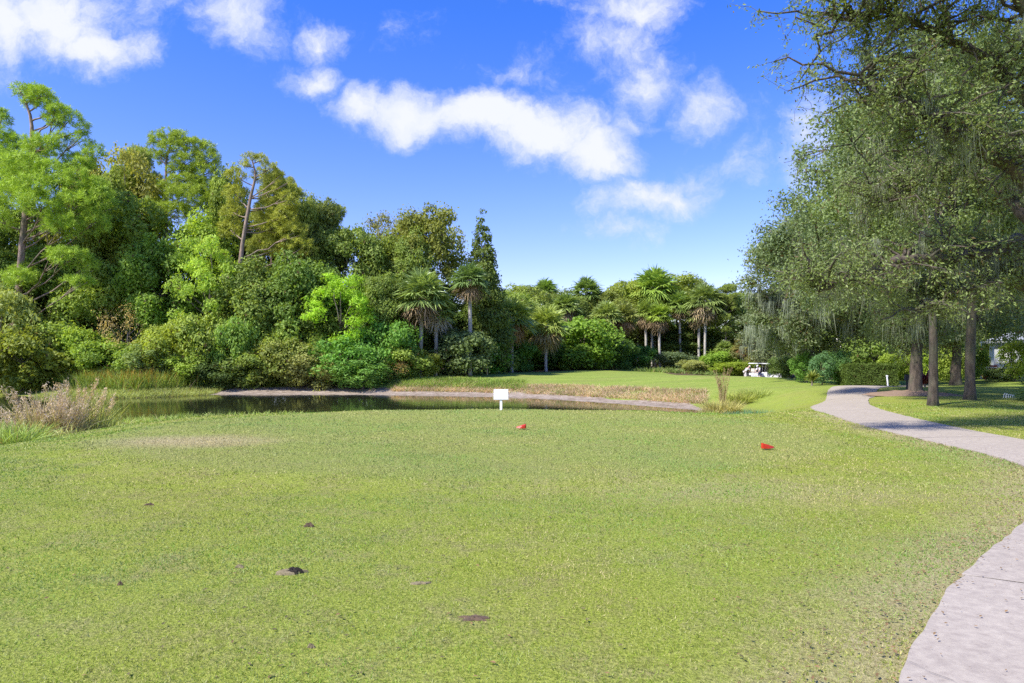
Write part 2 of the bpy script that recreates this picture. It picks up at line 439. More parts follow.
# path
def path_material():
    m, nt, nd, lk = new_mat('path_concrete')
    g = N(nt, 'ShaderNodeNewGeometry'); pos = g.outputs['Position']
    n1 = noise(nt, pos, .8, 4, .6); n2 = noise(nt, pos, 14, 6, .7); n3 = noise(nt, pos, 70, 4, .8)
    col = ramp(nt, n2, [(.3, (.31, .265, .22)), (.7, (.46, .405, .325))])
    col = mixc(nt, col, (.78, .76, .74), mth(nt, 'MULTIPLY', n1, .6), 'MULTIPLY')
    sp = mth(nt, 'LESS_THAN', noise(nt, pos, 34, 5, .85), .37)
    col = mixc(nt, col, (.17, .13, .10), mth(nt, 'MULTIPLY', sp, .65))
    p = N(nt, 'ShaderNodeBsdfPrincipled', i_Roughness=.9); p.inputs['Specular IOR Level'].default_value = .2
    lk.new(col, p.inputs['Base Color'])
    b = N(nt, 'ShaderNodeBump'); b.inputs['Strength'].default_value = .5; b.inputs['Distance'].default_value = .006
    lk.new(n3, b.inputs['Height']); lk.new(b.outputs[0], p.inputs['Normal'])
    o = N(nt, 'ShaderNodeOutputMaterial'); lk.new(p.outputs[0], o.inputs[0])
    return m
pm = path_material()
b = MB()
# slabs: cut at joints
cl = (LC + RC) / 2; arc = np.concatenate([[0], np.cumsum(np.hypot(*np.diff(cl, axis=0).T))])
jn = np.interp(5.0, LC[:80, 1], arc[:80])     # arc length of the visible joint
joints = [jn + k * 3.6 for k in range(-3, 16)]
def at_arc(s): return np.array([np.interp(s, arc, LC[:, 0]), np.interp(s, arc, LC[:, 1])]), np.array([np.interp(s, arc, RC[:, 0]), np.interp(s, arc, RC[:, 1])])
cuts = [0] + [j for j in joints if .5 < j < arc[-1] - .5] + [arc[-1]]
for a0, a1 in zip(cuts[:-1], cuts[1:]):
    ss = np.linspace(a0 + .017, a1 - .017, max(3, int((a1 - a0) / .09)))
    L_, R_ = zip(*[at_arc(s) for s in ss]); L_ = np.array(L_); R_ = np.array(R_)
    rows = []
    for f in (0, .25, .5, .75, 1):
        pxy = L_ * (1 - f) + R_ * f
        jit = (np.convolve(rng.normal(0, .02, len(pxy)), [.25, .5, .25], 'same')) if f in (0, 1) else 0
        pxy = pxy + np.stack([jit * np.ones(len(pxy)), 0 * pxy[:, 0]], -1)
        zz = hts(pxy[:, 0], pxy[:, 1]) + .018 + .012 * (1 - (2 * f - 1) ** 2)
        rows.append(np.column_stack([pxy, zz]))
    lo = [rows[0] - [0, 0, .09], *rows, rows[-1] - [0, 0, .09]]
    V = np.concatenate(lo); n = len(ss); k = len(lo)
    i = np.arange(k - 1)[:, None] * n; j = np.arange(n - 1)[None, :]
    b.add(V, np.stack([i + j, i + n + j, i + n + j + 1, i + j + 1], -1).reshape(-1, 4))
    for e in (0, n - 1):
        idx = np.arange(k) * n + e
        b.add(V[idx], None, [(0, q, q + 1) for q in range(1, k - 1)])
pth = b.build('path', pm); pth['kind'] = 'structure'
for j in cuts[1:-1]:
    L0, R0 = at_arc(j); dd = (R0 - L0); dd /= np.linalg.norm(dd); nn = np.array([-dd[1], dd[0]]) * .0165
    b = MB(); k = 9; V = []
    for f in np.linspace(.004, .996, k):
        p = L0 * (1 - f) + R0 * f; zt = hz(*p) + .018 + .012 * (1 - (2 * f - 1) ** 2) - .003
        V += [(p[0] - nn[0], p[1] - nn[1], zt), (p[0] + nn[0], p[1] + nn[1], zt)]
    b.add(V, [(2 * i, 2 * i + 2, 2 * i + 3, 2 * i + 1) for i in range(k - 1)])
    b.build('joint', M['hole'], pth)
# hairline crack in the nearest slab
b = MB()
cr = [(2.05, 3.57), (2.075, 3.50), (2.09, 3.42), (2.15, 3.33), (2.17, 3.2)]
cv = np.array(cr); zz = hts(cv[:, 0], cv[:, 1])[:, None] + .031
w = np.array([.002, .004, .003, .003, .001])[:, None]
V = np.concatenate([np.column_stack([cv[:, 0], cv[:, 1], zz]) + np.concatenate([0 * w, w, 0 * w], 1), np.column_stack([cv[:, 0], cv[:, 1], zz]) - np.concatenate([0 * w, w, 0 * w], 1)])
b.add(V, [(i, i + 5, i + 6, i + 1) for i in range(4)])
b.build('crack', M['hole'], pth)

# ------------------------------------------------------------------ foliage generators
def dome_pts(n, up=.25):
    d = unit(n); d[:, 2] = d[:, 2] + up; return nrm(d)

def clump_leaves(centers, radii, leaf, per_area, aspect=.6, flat=.75, up=.3, fill=.25, gap=-1.5):
    """centers (K,3), radii (K,). returns V,Q,rnd,clump"""
    Cs, Ns, rr, cc = [], [], [], []
    for c, r in zip(centers, radii):
        n = int(4 * PI * r * r * per_area)
        d = dome_pts(n, up)
        # lumpy radius: sum of a few directional bumps
        bump = np.zeros(n)
        for _ in range(7):
            q = unit(1)[0]; bump += np.clip((d @ q) - .55, 0, 1) * rng.uniform(.3, 1.0)
        rad = r * (.72 + .75 * bump) * (1 - fill * rng.random(n) ** 2 * 1.6)
        tail = rng.normal(0, .10, (n, 3)) * r * (1 + 1.6 * (rng.random(n) < .15))[:, None]
        p = c + d * rad[:, None] * np.array([1, 1, flat]) + tail
        keep = np.sin(p[:, 0] * 3.1 / r + c[2]) + np.sin(p[:, 1] * 2.7 / r + c[0]) + np.sin(p[:, 2] * 3.7 / r) + rng.normal(0, .8, n) > gap
        p, d = p[keep], d[keep]
        Cs.append(p); Ns.append(nrm(d * .75 + unit(len(p)) * .75 + np.array([0, 0, .35])))
        rr.append(rng.random(len(p))); cc.append(np.full(len(p), rng.random()))
    C = np.concatenate(Cs); Nn = np.concatenate(Ns)
    s = leaf * rng.uniform(.6, 1.35, len(C))
    V, Q = cards(C, Nn, s, s * aspect)
    return V, Q, np.concatenate(rr), np.concatenate(cc)

def limb(p0, p1, r0, r1, sag=.1, k=6, wob=.06):
    p0, p1 = np.asarray(p0, float), np.asarray(p1, float); L = np.linalg.norm(p1 - p0)
    t = np.linspace(0, 1, k)[:, None]
    pts = p0 + (p1 - p0) * t + np.array([0, 0, 1]) * (np.sin(t * PI) * sag * L) + rng.normal(0, wob * L / 4, (k, 3)) * np.sin(t * PI)
    return pts, np.linspace(r0, r1, k)

def make_broad(name, H, W, base=.25, K=34, leaf=.24, dens=22, cr=(.13, .2), mat='leaf', bark='bark', shape='dome', fill=.25, trunk_r=.2, aspect=.6, flat=.78):
    """returns (trunk mesh, crown mesh), base at origin"""
    zb = H * base; ch = H - zb
    cs = []
    tries = 0
    while len(cs) < K and tries < 4000:
        tries += 1
        d = dome_pts(1, .15)[0]; rr = rng.uniform(.45, 1.0) ** .6
        if shape == 'cone':
            h = rng.random() ** 1.3; a = rng.uniform(0, 2 * PI); R = (1 - h) ** .8 * W / 2 * rng.uniform(.5, .9) + .05
            p = np.array([math.cos(a) * R, math.sin(a) * R, zb + h * ch * .97])
        elif shape == 'tall':
            h = rng.random(); a = rng.uniform(0, 2 * PI); R = (math.sin(PI * min(1, h * .75 + .25)) ** .6) * W / 2 * rng.uniform(.35, .85)
            p = np.array([math.cos(a) * R, math.sin(a) * R, zb + h * ch * .92])
        else:
            p = np.array([d[0] * W / 2 * rr * .82, d[1] * W / 2 * rr * .82, zb + ch * .45 + d[2] * ch * .45 * rr])
        if all(np.linalg.norm((p - q) * [1, 1, 1.2]) > W * cr[0] * .75 for q in cs): cs.append(p)
    cs = np.array(cs); K = len(cs)
    rad = rng.uniform(cr[0], cr[1], K) * W
    if shape == 'cone': rad *= np.clip(1.25 - (cs[:, 2] - zb) / ch, .3, 1)
    V, Q, r, c = clump_leaves(cs, rad, leaf, dens, aspect, flat, .25, fill)
    crown = mesh_np(name + '_crown', V, Q, M[mat], {'rnd': ('FACE', r), 'clump': ('FACE', c)})
    b = MB()
    top = np.array([rng.normal(0, .03) * W, rng.normal(0, .03) * W, zb + ch * (.75 if shape != 'dome' else .45)])
    pts, rd = limb((0, 0, -.3), top, trunk_r, trunk_r * .35, 0, 8, .05); rd[0] *= 1.5; rd[1] *= 1.1
    b.tube(pts, rd, 8, jitter=.08)
    for i in rng.permutation(K)[:min(K, 16)]:
        zt = min(top[2] * .95, max(zb * .7, cs[i][2] - W * .22)); j = np.interp(zt, pts[:, 2], np.arange(len(pts)))
        st = np.array([np.interp(j, np.arange(len(pts)), pts[:, q]) for q in range(3)])
        p2, r2 = limb(st, cs[i], trunk_r * .3, trunk_r * .08, -.05, 6)
        b.tube(p2, r2, 5)
    return b.mesh(name + '_trunk', M[bark], True), crown

def needle_tufts(C, size, n_per, width, spread_up=.35):
    K = len(C); d = unit(K * n_per); d[:, 2] += spread_up; d = nrm(d)
    P = np.repeat(C, n_per, 0); L = size * rng.uniform(.6, 1.1, K * n_per)
    side = nrm(np.cross(d, unit(K * n_per))) * width * .5
    V = np.stack([P + side * .4, P + d * L[:, None] * .6 + side, P + d * L[:, None], P + d * L[:, None] * .6 - side], 1).reshape(-1, 3)
    Q = np.arange(len(V)).reshape(-1, 4)
    return V, Q, rng.random(len(Q)), np.repeat(rng.random(K), n_per)

def pine_from_clumps(name, trunk_pts, clumps, trunk_r, tuft=.40, dens=4.4, n_per=32, width=.036, branches=True):
    """clumps: list of (x,y,z,rx,rz)"""
    Cs = []
    b = MB()
    tp = np.asarray(trunk_pts, float); k = len(tp)
    rd = np.linspace(trunk_r, trunk_r * .2, k); rd[0] *= 1.25
    b.tube(tp, rd, 9, jitter=.06)
    for (x, y, z, rx, rz) in clumps:
        rx *= 1.22; rz *= 1.2
        n = max(12, int(rx * rx * 9 * dens))
        d = dome_pts(n, .35) * np.array([rx, rx, rz]) * (rng.uniform(.35, 1.08, n) ** .6)[:, None]
        Cs.append(np.array([x, y, z]) + d)
        if branches:
            zt = min(tp[-1][2], max(tp[0][2] + 2, z - rng.uniform(.25, .8) * math.hypot(x - tp[-1][0], y - tp[-1][1])))
            st = np.array([np.interp(zt, tp[:, 2], tp[:, q]) for q in (0, 1)] + [zt])
            p2, r2 = limb(st, (x, y, z), trunk_r * .24, .03, -.04, 7)
            b.tube(p2, r2, 5)
            for _ in range(2):
                e = np.array([x, y, z]) + unit(1)[0] * np.array([rx, rx, rz]) * .7
                p3, r3 = limb(p2[4], e, .04, .02, 0, 4); b.tube(p3, r3, 4)
    C = np.concatenate(Cs)
    V, Q, r, c = needle_tufts(C, tuft, n_per, width)
    crown = mesh_np(name + '_crown', V, Q, M['needle'], {'rnd': ('FACE', r), 'clump': ('FACE', c)})
    return b.mesh(name + '_trunk', M['pinebark'], True), crown

def make_pine(name, H, W, base=.5, K=30, lean=0.0):
    k = 9; t = np.linspace(0, 1, k)
    tp = np.column_stack([lean * H * t ** 1.3 + rng.normal(0, .06, k) * t, rng.normal(0, .06, k) * t, -.3 + (H * .95 + .3) * t])
    cl = []
    for i in range(K):
        h = rng.random() ** .8; a = rng.uniform(0, 2 * PI); R = W / 2 * (1 - .55 * h) * rng.uniform(.25, 1)
        z = H * base + h * H * (1 - base)
        x0 = np.interp(z, tp[:, 2], tp[:, 0])
        rx = W * rng.uniform(.09, .16)
        cl.append((x0 + math.cos(a) * R, math.sin(a) * R, z, rx, rx * .55))
    cl.append((tp[-1][0], 0, H * .97, W * .1, W * .08))
    return pine_from_clumps(name, tp, cl, .2)

def make_palm_crown(name, R=1.9, nf=48, dead=30, up=.2):
    """sabal fan fronds around origin. returns green mesh, dead mesh"""
    def fans(dirs, petl, fr, drop, seg_n=19, wid=.13):
        V, Q, n0, rr, cc = [], [], 0, [], []
        for d in dirs:
            d = d / np.linalg.norm(d); side = np.cross(d, [0, 0, 1]); side /= np.linalg.norm(side) + 1e-6
            nn = np.cross(side, d)
            pl = petl * rng.uniform(.75, 1.15)
            end = d * pl + np.array([0, 0, -drop * .25]) * pl
            # petiole
            w = side * .03
            pv = np.array([-w, w, end + w, end - w]); V.append(pv); Q.append([[n0, n0 + 1, n0 + 2, n0 + 3]]); n0 += 4; rr.append([.8]); cc.append([.5])
            a = np.linspace(-1.9, 1.9, seg_n) + rng.normal(0, .04, seg_n)
            dirn = np.cos(a)[:, None] * d + np.sin(a)[:, None] * side + np.abs(np.sin(a))[:, None] * nn * -.12
            L = fr * (.62 + .38 * np.cos(a * .5)) * rng.uniform(.85, 1.1, seg_n)
            fold = nn * .06
            D = nrm(dirn)
            bend = np.array([0, 0, -1.0]) * (drop * L * rng.uniform(.25, .6, seg_n))[:, None]
            sd = nrm(np.cross(D, nn[None] + rng.normal(0, .35, (seg_n, 3))))
            v, q = strips(np.repeat(end[None], seg_n, 0), D, L, wid * rng.uniform(.8, 1.2, seg_n), bend, 2, sd)
            V.append(v); Q.append(q + n0); n0 += len(v)
            rr.append(rng.random(len(q))); cc.append(np.full(len(q), rng.random()))
        return np.concatenate(V), np.concatenate([np.asarray(q) for q in Q]), np.concatenate(rr), np.concatenate(cc)
    dirs = []
    for i in range(nf):
        a = i * 2.399; el = math.radians(88 - 108 * (i / nf) ** .9 + rng.normal(0, 6))
        dirs.append(np.array([math.cos(a) * math.cos(el), math.sin(a) * math.cos(el), math.sin(el)]))
    V, Q, r, c = fans(dirs, R * .5, R * .62, .75)
    g = mesh_np(name + '_crown', V, Q, M['frond'], {'rnd': ('FACE', r), 'clump': ('FACE', c)})
    dirs = []
    for i in range(dead):
        a = i * 2.399 + 1; el = math.radians(rng.uniform(-78, -12))
        dirs.append(np.array([math.cos(a) * math.cos(el), math.sin(a) * math.cos(el), math.sin(el)]))
    V, Q, r, c = fans(dirs, R * .45, R * .5, .9, 11, .1)
    V[:, 2] -= .1
    d = mesh_np(name + '_dead', V, Q, M['dead'], {'rnd': ('FACE', r), 'clump': ('FACE', c)})
    return g, d

def moss_mesh(name, anchors, lmin, lmax, n_per, width, spread=.16, mat='moss'):
    A = np.repeat(anchors, n_per, 0); n = len(A)
    ln = np.repeat(rng.uniform(lmin, lmax, len(anchors)), n_per) * rng.uniform(.3, 1, n)
    P = A + rng.normal(0, spread, (n, 3)) * [1, 1, .35]
    D = nrm(np.array([0, 0, -1.0]) + rng.normal(0, .10, (n, 3)))
    bend = rng.normal(0, .10, (n, 3)) * ln[:, None]; bend[:, 2] = 0
    V, Q = strips(P, D, ln, width, bend, 3)
    return mesh_np(name, V, Q, M[mat], {'rnd': ('FACE', np.repeat(rng.random(n), 3)), 'clump': ('FACE', np.repeat(rng.random(len(anchors)), n_per * 3))})

def blade_clump(name, R, n, h, w, mat, lean=.35, seg=3, plume=0):
    a = rng.uniform(0, 2 * PI, n); rr = R * np.sqrt(rng.random(n))
    P = np.column_stack([np.cos(a) * rr, np.sin(a) * rr, np.full(n, -.03)])
    out = np.column_stack([np.cos(a), np.sin(a), np.zeros(n)]) * (rr / R * lean)[:, None] + rng.normal(0, lean * .45, (n, 3)) * [1, 1, 0]
    D = nrm(np.array([0, 0, 1.0]) + out); H = h * rng.uniform(.45, 1.1, n)
    bend = out * H[:, None] * rng.uniform(.3, 1.0, n)[:, None]; bend[:, 2] -= np.linalg.norm(bend, axis=1) * .4
    V, Q = strips(P, D, H, w, bend, seg)
    return mesh_np(name, V, Q, M[mat], {'rnd': ('FACE', np.repeat(rng.random(n), seg)), 'clump': ('FACE', np.repeat(rng.random(n), seg))})

# ------------------------------------------------------------------ prototypes (mesh data only)
PR = {}
PR['a'] = (12, 8, make_broad('broad', 12, 8, .2, 64, .25, 36, (.085, .17)))
PR['b'] = (12, 7, make_broad('broad', 12, 7, .15, 70, .24, 36, (.085, .17), shape='tall'))
PR['c'] = (13, 8, make_broad('broad', 13, 8, .3, 58, .24, 28, (.08, .16), fill=.4))        # airy
PR['d'] = (9, 8, make_broad('broad', 9, 8, .12, 58, .25, 34, (.09, .18)))
PR['s'] = (13, 7, make_broad('broad', 13, 7, .35, 30, .24, 16, (.10, .17), fill=.5))        # sparse top
PR['f'] = (8, 6, make_broad('feather', 8, 6, .08, 56, .24, 40, (.08, .14), aspect=.3, flat=.45))  # layered feathery
PR['cone'] = (12, 4.6, make_broad('cone', 12, 4.6, .08, 110, .22, 50, (.17, .24), shape='cone'))
PR['shrub1'] = (3.2, 4, make_broad('shrub', 3.2, 4, .02, 46, .18, 60, (.09, .18), trunk_r=.06))
PR['shrub2'] = (3.6, 3.8, make_broad('shrub', 3.6, 3.8, .02, 44, .22, 46, (.09, .18), trunk_r=.06, aspect=.4))
PR['shrub3'] = (3, 4.4, make_broad('shrub', 3, 4.4, .0, 34, .16, 80, (.1, .18), trunk_r=.06))
PR['dead'] = (4, 4.5, make_broad('twiggy', 4, 4.5, .05, 26, .10, 26, (.1, .17), trunk_r=.09, aspect=.25, fill=.6))
PR['p1'] = (18, 7.5, make_pine('pine', 18, 7.5, .4, 46))
PR['p2'] = (18, 8, make_pine('pine', 18, 8, .36, 50, .07))
def ext(me):
    a = np.empty(len(me.vertices) * 3, np.float32); me.vertices.foreach_get('co', a); a = a.reshape(-1, 3)
    return float(np.percentile(a[:, 2], 99.7)), float(np.percentile(np.hypot(a[:, 0], a[:, 1]), 98) * 2)
for k in list(PR): PR[k] = (*ext(PR[k][2][1]), PR[k][2])
PALM = [make_palm_crown('palm', 1.9), make_palm_crown('palm', 1.9, 42, 38)]

def put_tree(name, kind, px, ytop, Y, wpx, tint, label, cat='tree', group=None, bark=(1, 1, 1), ybase=None):
    H0, W0, (tm, cm) = PR[kind]
    x = wx(px, Y); z = hz(x, Y); H = wz(ytop, Y) - z; W = wpx / F * Y
    r = thing(name, label, cat, (x, Y, z), rng.uniform(0, 6.28), group)
    r.scale = (W / W0, W / W0, H / H0)
    link('trunk' if cat == 'tree' else 'stem', tm, r)
    link('crown' if cat == 'tree' else 'foliage', cm, r, color=tint)
    return r

def put_palm(px, ytop, Y, wpx, label, tint=(.105, .15, .035), trunk_px=None, dead=True, v=0, group=None, lean=0.0, deadtint=(.14, .10, .06), tr=.17):
    x = wx(px, Y); z = hz(x, Y); H = wz(ytop, Y) - z; W = wpx / F * Y; s = W / 3.7
    s *= .86; ct = H - 1.55 * s
    r = thing('palm_tree', label, 'palm tree', (x, Y, z), rng.uniform(0, 6.28), group)
    b = MB(); t = np.linspace(0, 1, 12)
    b.tube(np.column_stack([lean * ct * (1 - t) ** 2 + .03 * np.sin(t * 5), .03 * np.cos(t * 4), -.3 + (ct + .3) * t]), tr * (1 + .25 * (t < .05) + .12 * (t > .85)), 10, jitter=.05)
    b.build('trunk', M['palmbark'], r, smooth=True)
    g, d = PALM[v % 2]
    c = link('crown', g, r, (0, 0, ct), tint); c.scale = (s, s, s)
    if dead:
        c = link('dead_fronds', d, r, (0, 0, ct), deadtint); c.scale = (s, s, s)
    return r
# ------------------------------------------------------------------ hero pines on the left
GP = 'pines of the left woods'
def pine_px(label, Y, trunk, clumps, tint, trunk_r, base_px, dens=3.2, tuft=.42):
    """clumps in (px, py, rx_px, rz_px, depth offset)"""
    x0 = wx(base_px, Y); z0 = hz(x0, Y)
    tp = [(wx(p, Y) - x0, dy, wz(q, Y) - z0) for (p, q, dy) in trunk]
    tp[0] = (tp[0][0], tp[0][1], -.3)
    tt = np.array(tp); ts = np.linspace(0, len(tt) - 1, 14); tt = np.column_stack([np.interp(ts, np.arange(len(tp)), tt[:, q]) for q in range(3)])
    cl = [(wx(p, Y) - x0, dy, wz(q, Y) - z0, rx / F * Y, rz / F * Y) for (p, q, rx, rz, dy) in clumps]
    tm, cm = pine_from_clumps('pine', tt, cl, trunk_r, tuft, dens)
    r = thing('pine_tree', label, 'pine tree', (x0, Y, z0), 0, GP)
    link('trunk', tm, r); link('crown', cm, r, color=tint)
    return r
PT = (.095, .16, .028)
pine_px('tall pine at the far left with a bowed tufted top leaning over the woods', 57,
        [(14, 385, 0), (18, 300, 0), (24, 225, 0), (30, 160, .2), (32, 120, 0), (24, 98, 0)],
        [(20, 90, 9, 6, 0), (33, 92, 11, 7, .4), (45, 97, 10, 6, -.3), (38, 103, 8, 5, .3), (55, 108, 9, 6, 0), (50, 118, 9, 6, .5), (64, 112, 8, 5, -.3), (72, 118, 9, 6, 0), (80, 128, 7, 6, .3), (58, 124, 7, 5, 0), (82, 136, 6, 4, 0), (28, 102, 6, 4, 0),
         (62, 142, 11, 8, 0), (90, 150, 10, 8, .5), (48, 148, 14, 8, -.8), (30, 152, 14, 9, .8), (84, 165, 9, 7, 0), (70, 158, 12, 8, 1),
         (35, 170, 18, 10, -1.5), (60, 176, 18, 10, -.8), (15, 172, 18, 10, 1), (85, 185, 15, 10, -1.2), (55, 195, 20, 11, -2), (100, 190, 12, 9, -.6), (20, 198, 18, 10, -1),
         (60, 212, 20, 11, -2.2), (92, 210, 18, 12, -1.8), (110, 205, 10, 14, -1), (105, 225, 12, 10, -1.2), (78, 232, 16, 9, -2), (40, 215, 14, 9, 1.5), (95, 198, 14, 10, 0),
         (88, 262, 15, 9, -2), (75, 258, 10, 6, -2), (100, 268, 8, 8, -1.6), (30, 280, 14, 8, -1), (20, 272, 12, 8, .6), (95, 285, 12, 5, -2), (5, 222, 14, 10, -1)],
        PT, .36, 14, 4.4, .42)
pine_px('dense pine cut by the left edge of the photo beside the tallest pine', 60,
        [(-14, 385, 0), (-12, 280, 0), (-6, 200, 0), (-2, 130, 0)],
        [(0, 122, 9, 7, 0), (-4, 138, 16, 9, 0), (10, 145, 12, 9, .5), (-10, 160, 22, 10, 0), (12, 165, 16, 10, -1), (22, 152, 9, 7, 0), (-18, 182, 24, 12, 0), (6, 186, 18, 11, -1.5), (18, 178, 10, 8, 0), (-8, 205, 24, 12, -2), (10, 210, 14, 9, -2), (-28, 230, 20, 12, 0), (0, 240, 14, 9, -2.5), (3, 113, 3, 3, 0)],
        (.09, .155, .028), .3, -14, 4.4, .42)
pine_px('dark round-topped pine standing over the woods left of the leaning pine', 66,
        [(164, 385, 0), (166, 300, 0), (166, 220, 0), (166, 160, 0), (172, 140, 0)],
        [(152, 148, 5, 6, 0), (158, 140, 7, 6, 0), (168, 136, 9, 6, 0), (180, 139, 10, 7, .3), (192, 146, 11, 7, 0), (175, 150, 12, 8, -.5), (205, 150, 10, 7, 0), (210, 160, 9, 7, 0), (190, 162, 14, 8, 0), (178, 172, 12, 8, .5), (160, 158, 8, 5, 0), (203, 172, 12, 8, 0), (216, 168, 7, 6, 0), (188, 185, 16, 9, 0), (170, 190, 12, 8, 0), (210, 188, 14, 9, 0), (195, 200, 20, 10, -.8), (215, 205, 16, 10, 0), (155, 205, 14, 8, .5), (180, 216, 18, 9, -1)],
        (.09, .14, .025), .26, 164, 4.6, .40)
pine_px('leaning pine with a long bare grey trunk and sparse crown amid the left woods', 60,
        [(234, 385, 0), (236, 300, 0), (243, 240, 0), (250, 200, 0), (256, 175, 0), (252, 160, 0)],
        [(250, 158, 6, 4, 0), (262, 160, 6, 4, 0), (244, 165, 5, 4, 0), (270, 168, 7, 5, 0), (278, 178, 6, 5, 0), (288, 183, 5, 4, 0), (260, 175, 9, 6, .5), (236, 176, 9, 6, 0), (272, 192, 12, 7, 1), (288, 200, 9, 8, 0), (232, 192, 11, 7, .8), (262, 205, 12, 7, 1.3), (285, 214, 13, 8, .5), (228, 210, 11, 8, 1), (272, 225, 15, 8, 1.5), (292, 232, 12, 9, .5), (300, 246, 12, 9, .8), (226, 228, 11, 8, 1), (270, 245, 14, 7, 2), (255, 225, 9, 5, 1.5)],
        (.105, .135, .03), .26, 234, 4.4, .38)

G = 'trees of the woods behind the pond'
G2 = 'shrubs along the edge of the woods'
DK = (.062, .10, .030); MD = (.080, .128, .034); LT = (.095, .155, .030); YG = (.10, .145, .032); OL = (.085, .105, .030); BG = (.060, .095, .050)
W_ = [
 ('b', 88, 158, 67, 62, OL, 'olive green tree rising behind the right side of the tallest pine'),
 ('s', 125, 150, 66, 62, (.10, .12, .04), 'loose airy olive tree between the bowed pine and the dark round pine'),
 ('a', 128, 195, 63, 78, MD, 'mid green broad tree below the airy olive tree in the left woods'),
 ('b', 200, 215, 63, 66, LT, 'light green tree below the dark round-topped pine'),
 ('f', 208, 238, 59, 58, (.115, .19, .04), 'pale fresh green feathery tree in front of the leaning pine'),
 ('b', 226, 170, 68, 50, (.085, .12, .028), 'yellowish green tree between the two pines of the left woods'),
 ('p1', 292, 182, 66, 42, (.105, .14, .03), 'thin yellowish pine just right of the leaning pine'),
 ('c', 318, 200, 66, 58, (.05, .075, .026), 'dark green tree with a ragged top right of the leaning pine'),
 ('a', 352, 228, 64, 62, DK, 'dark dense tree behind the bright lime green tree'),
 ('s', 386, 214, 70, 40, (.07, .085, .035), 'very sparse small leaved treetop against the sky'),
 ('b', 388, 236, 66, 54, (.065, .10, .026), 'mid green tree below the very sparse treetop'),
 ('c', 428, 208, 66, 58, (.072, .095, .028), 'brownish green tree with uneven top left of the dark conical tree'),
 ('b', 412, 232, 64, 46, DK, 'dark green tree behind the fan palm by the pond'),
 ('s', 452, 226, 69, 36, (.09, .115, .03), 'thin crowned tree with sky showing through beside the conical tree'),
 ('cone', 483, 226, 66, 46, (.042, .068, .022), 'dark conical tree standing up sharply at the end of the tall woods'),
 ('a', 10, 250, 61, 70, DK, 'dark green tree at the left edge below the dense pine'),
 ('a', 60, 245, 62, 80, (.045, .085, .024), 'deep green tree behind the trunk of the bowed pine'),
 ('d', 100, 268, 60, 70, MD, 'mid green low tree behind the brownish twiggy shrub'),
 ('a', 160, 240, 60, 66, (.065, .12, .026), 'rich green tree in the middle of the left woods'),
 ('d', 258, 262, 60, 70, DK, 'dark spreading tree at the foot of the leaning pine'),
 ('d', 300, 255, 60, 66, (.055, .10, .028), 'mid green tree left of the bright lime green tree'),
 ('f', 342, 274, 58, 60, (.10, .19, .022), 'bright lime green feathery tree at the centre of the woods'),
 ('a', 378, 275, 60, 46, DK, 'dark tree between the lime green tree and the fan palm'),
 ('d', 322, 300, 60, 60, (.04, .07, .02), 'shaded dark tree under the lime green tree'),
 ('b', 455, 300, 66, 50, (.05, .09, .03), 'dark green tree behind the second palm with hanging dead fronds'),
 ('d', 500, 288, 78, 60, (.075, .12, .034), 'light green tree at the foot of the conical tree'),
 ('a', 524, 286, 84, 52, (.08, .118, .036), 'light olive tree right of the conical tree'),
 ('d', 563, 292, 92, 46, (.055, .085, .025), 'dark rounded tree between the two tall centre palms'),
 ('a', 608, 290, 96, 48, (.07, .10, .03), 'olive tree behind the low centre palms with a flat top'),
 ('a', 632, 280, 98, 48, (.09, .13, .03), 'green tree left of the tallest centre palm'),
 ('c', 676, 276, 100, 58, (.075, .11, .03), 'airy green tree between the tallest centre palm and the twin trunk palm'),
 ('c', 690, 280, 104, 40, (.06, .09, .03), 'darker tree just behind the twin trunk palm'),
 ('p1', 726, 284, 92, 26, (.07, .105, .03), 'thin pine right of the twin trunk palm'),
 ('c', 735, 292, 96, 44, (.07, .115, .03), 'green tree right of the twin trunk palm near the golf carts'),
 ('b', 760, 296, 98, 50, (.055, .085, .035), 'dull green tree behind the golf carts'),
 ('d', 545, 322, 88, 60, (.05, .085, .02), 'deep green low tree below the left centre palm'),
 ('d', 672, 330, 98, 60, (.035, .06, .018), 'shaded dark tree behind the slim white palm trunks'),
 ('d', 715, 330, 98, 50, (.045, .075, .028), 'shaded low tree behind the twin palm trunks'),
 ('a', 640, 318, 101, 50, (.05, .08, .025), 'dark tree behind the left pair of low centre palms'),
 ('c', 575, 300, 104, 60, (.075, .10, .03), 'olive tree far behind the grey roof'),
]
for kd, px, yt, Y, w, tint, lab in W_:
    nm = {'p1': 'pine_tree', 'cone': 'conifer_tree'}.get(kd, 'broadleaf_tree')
    put_tree(nm, kd, px, yt, Y, w * 1.3, tint, lab, 'tree', G)

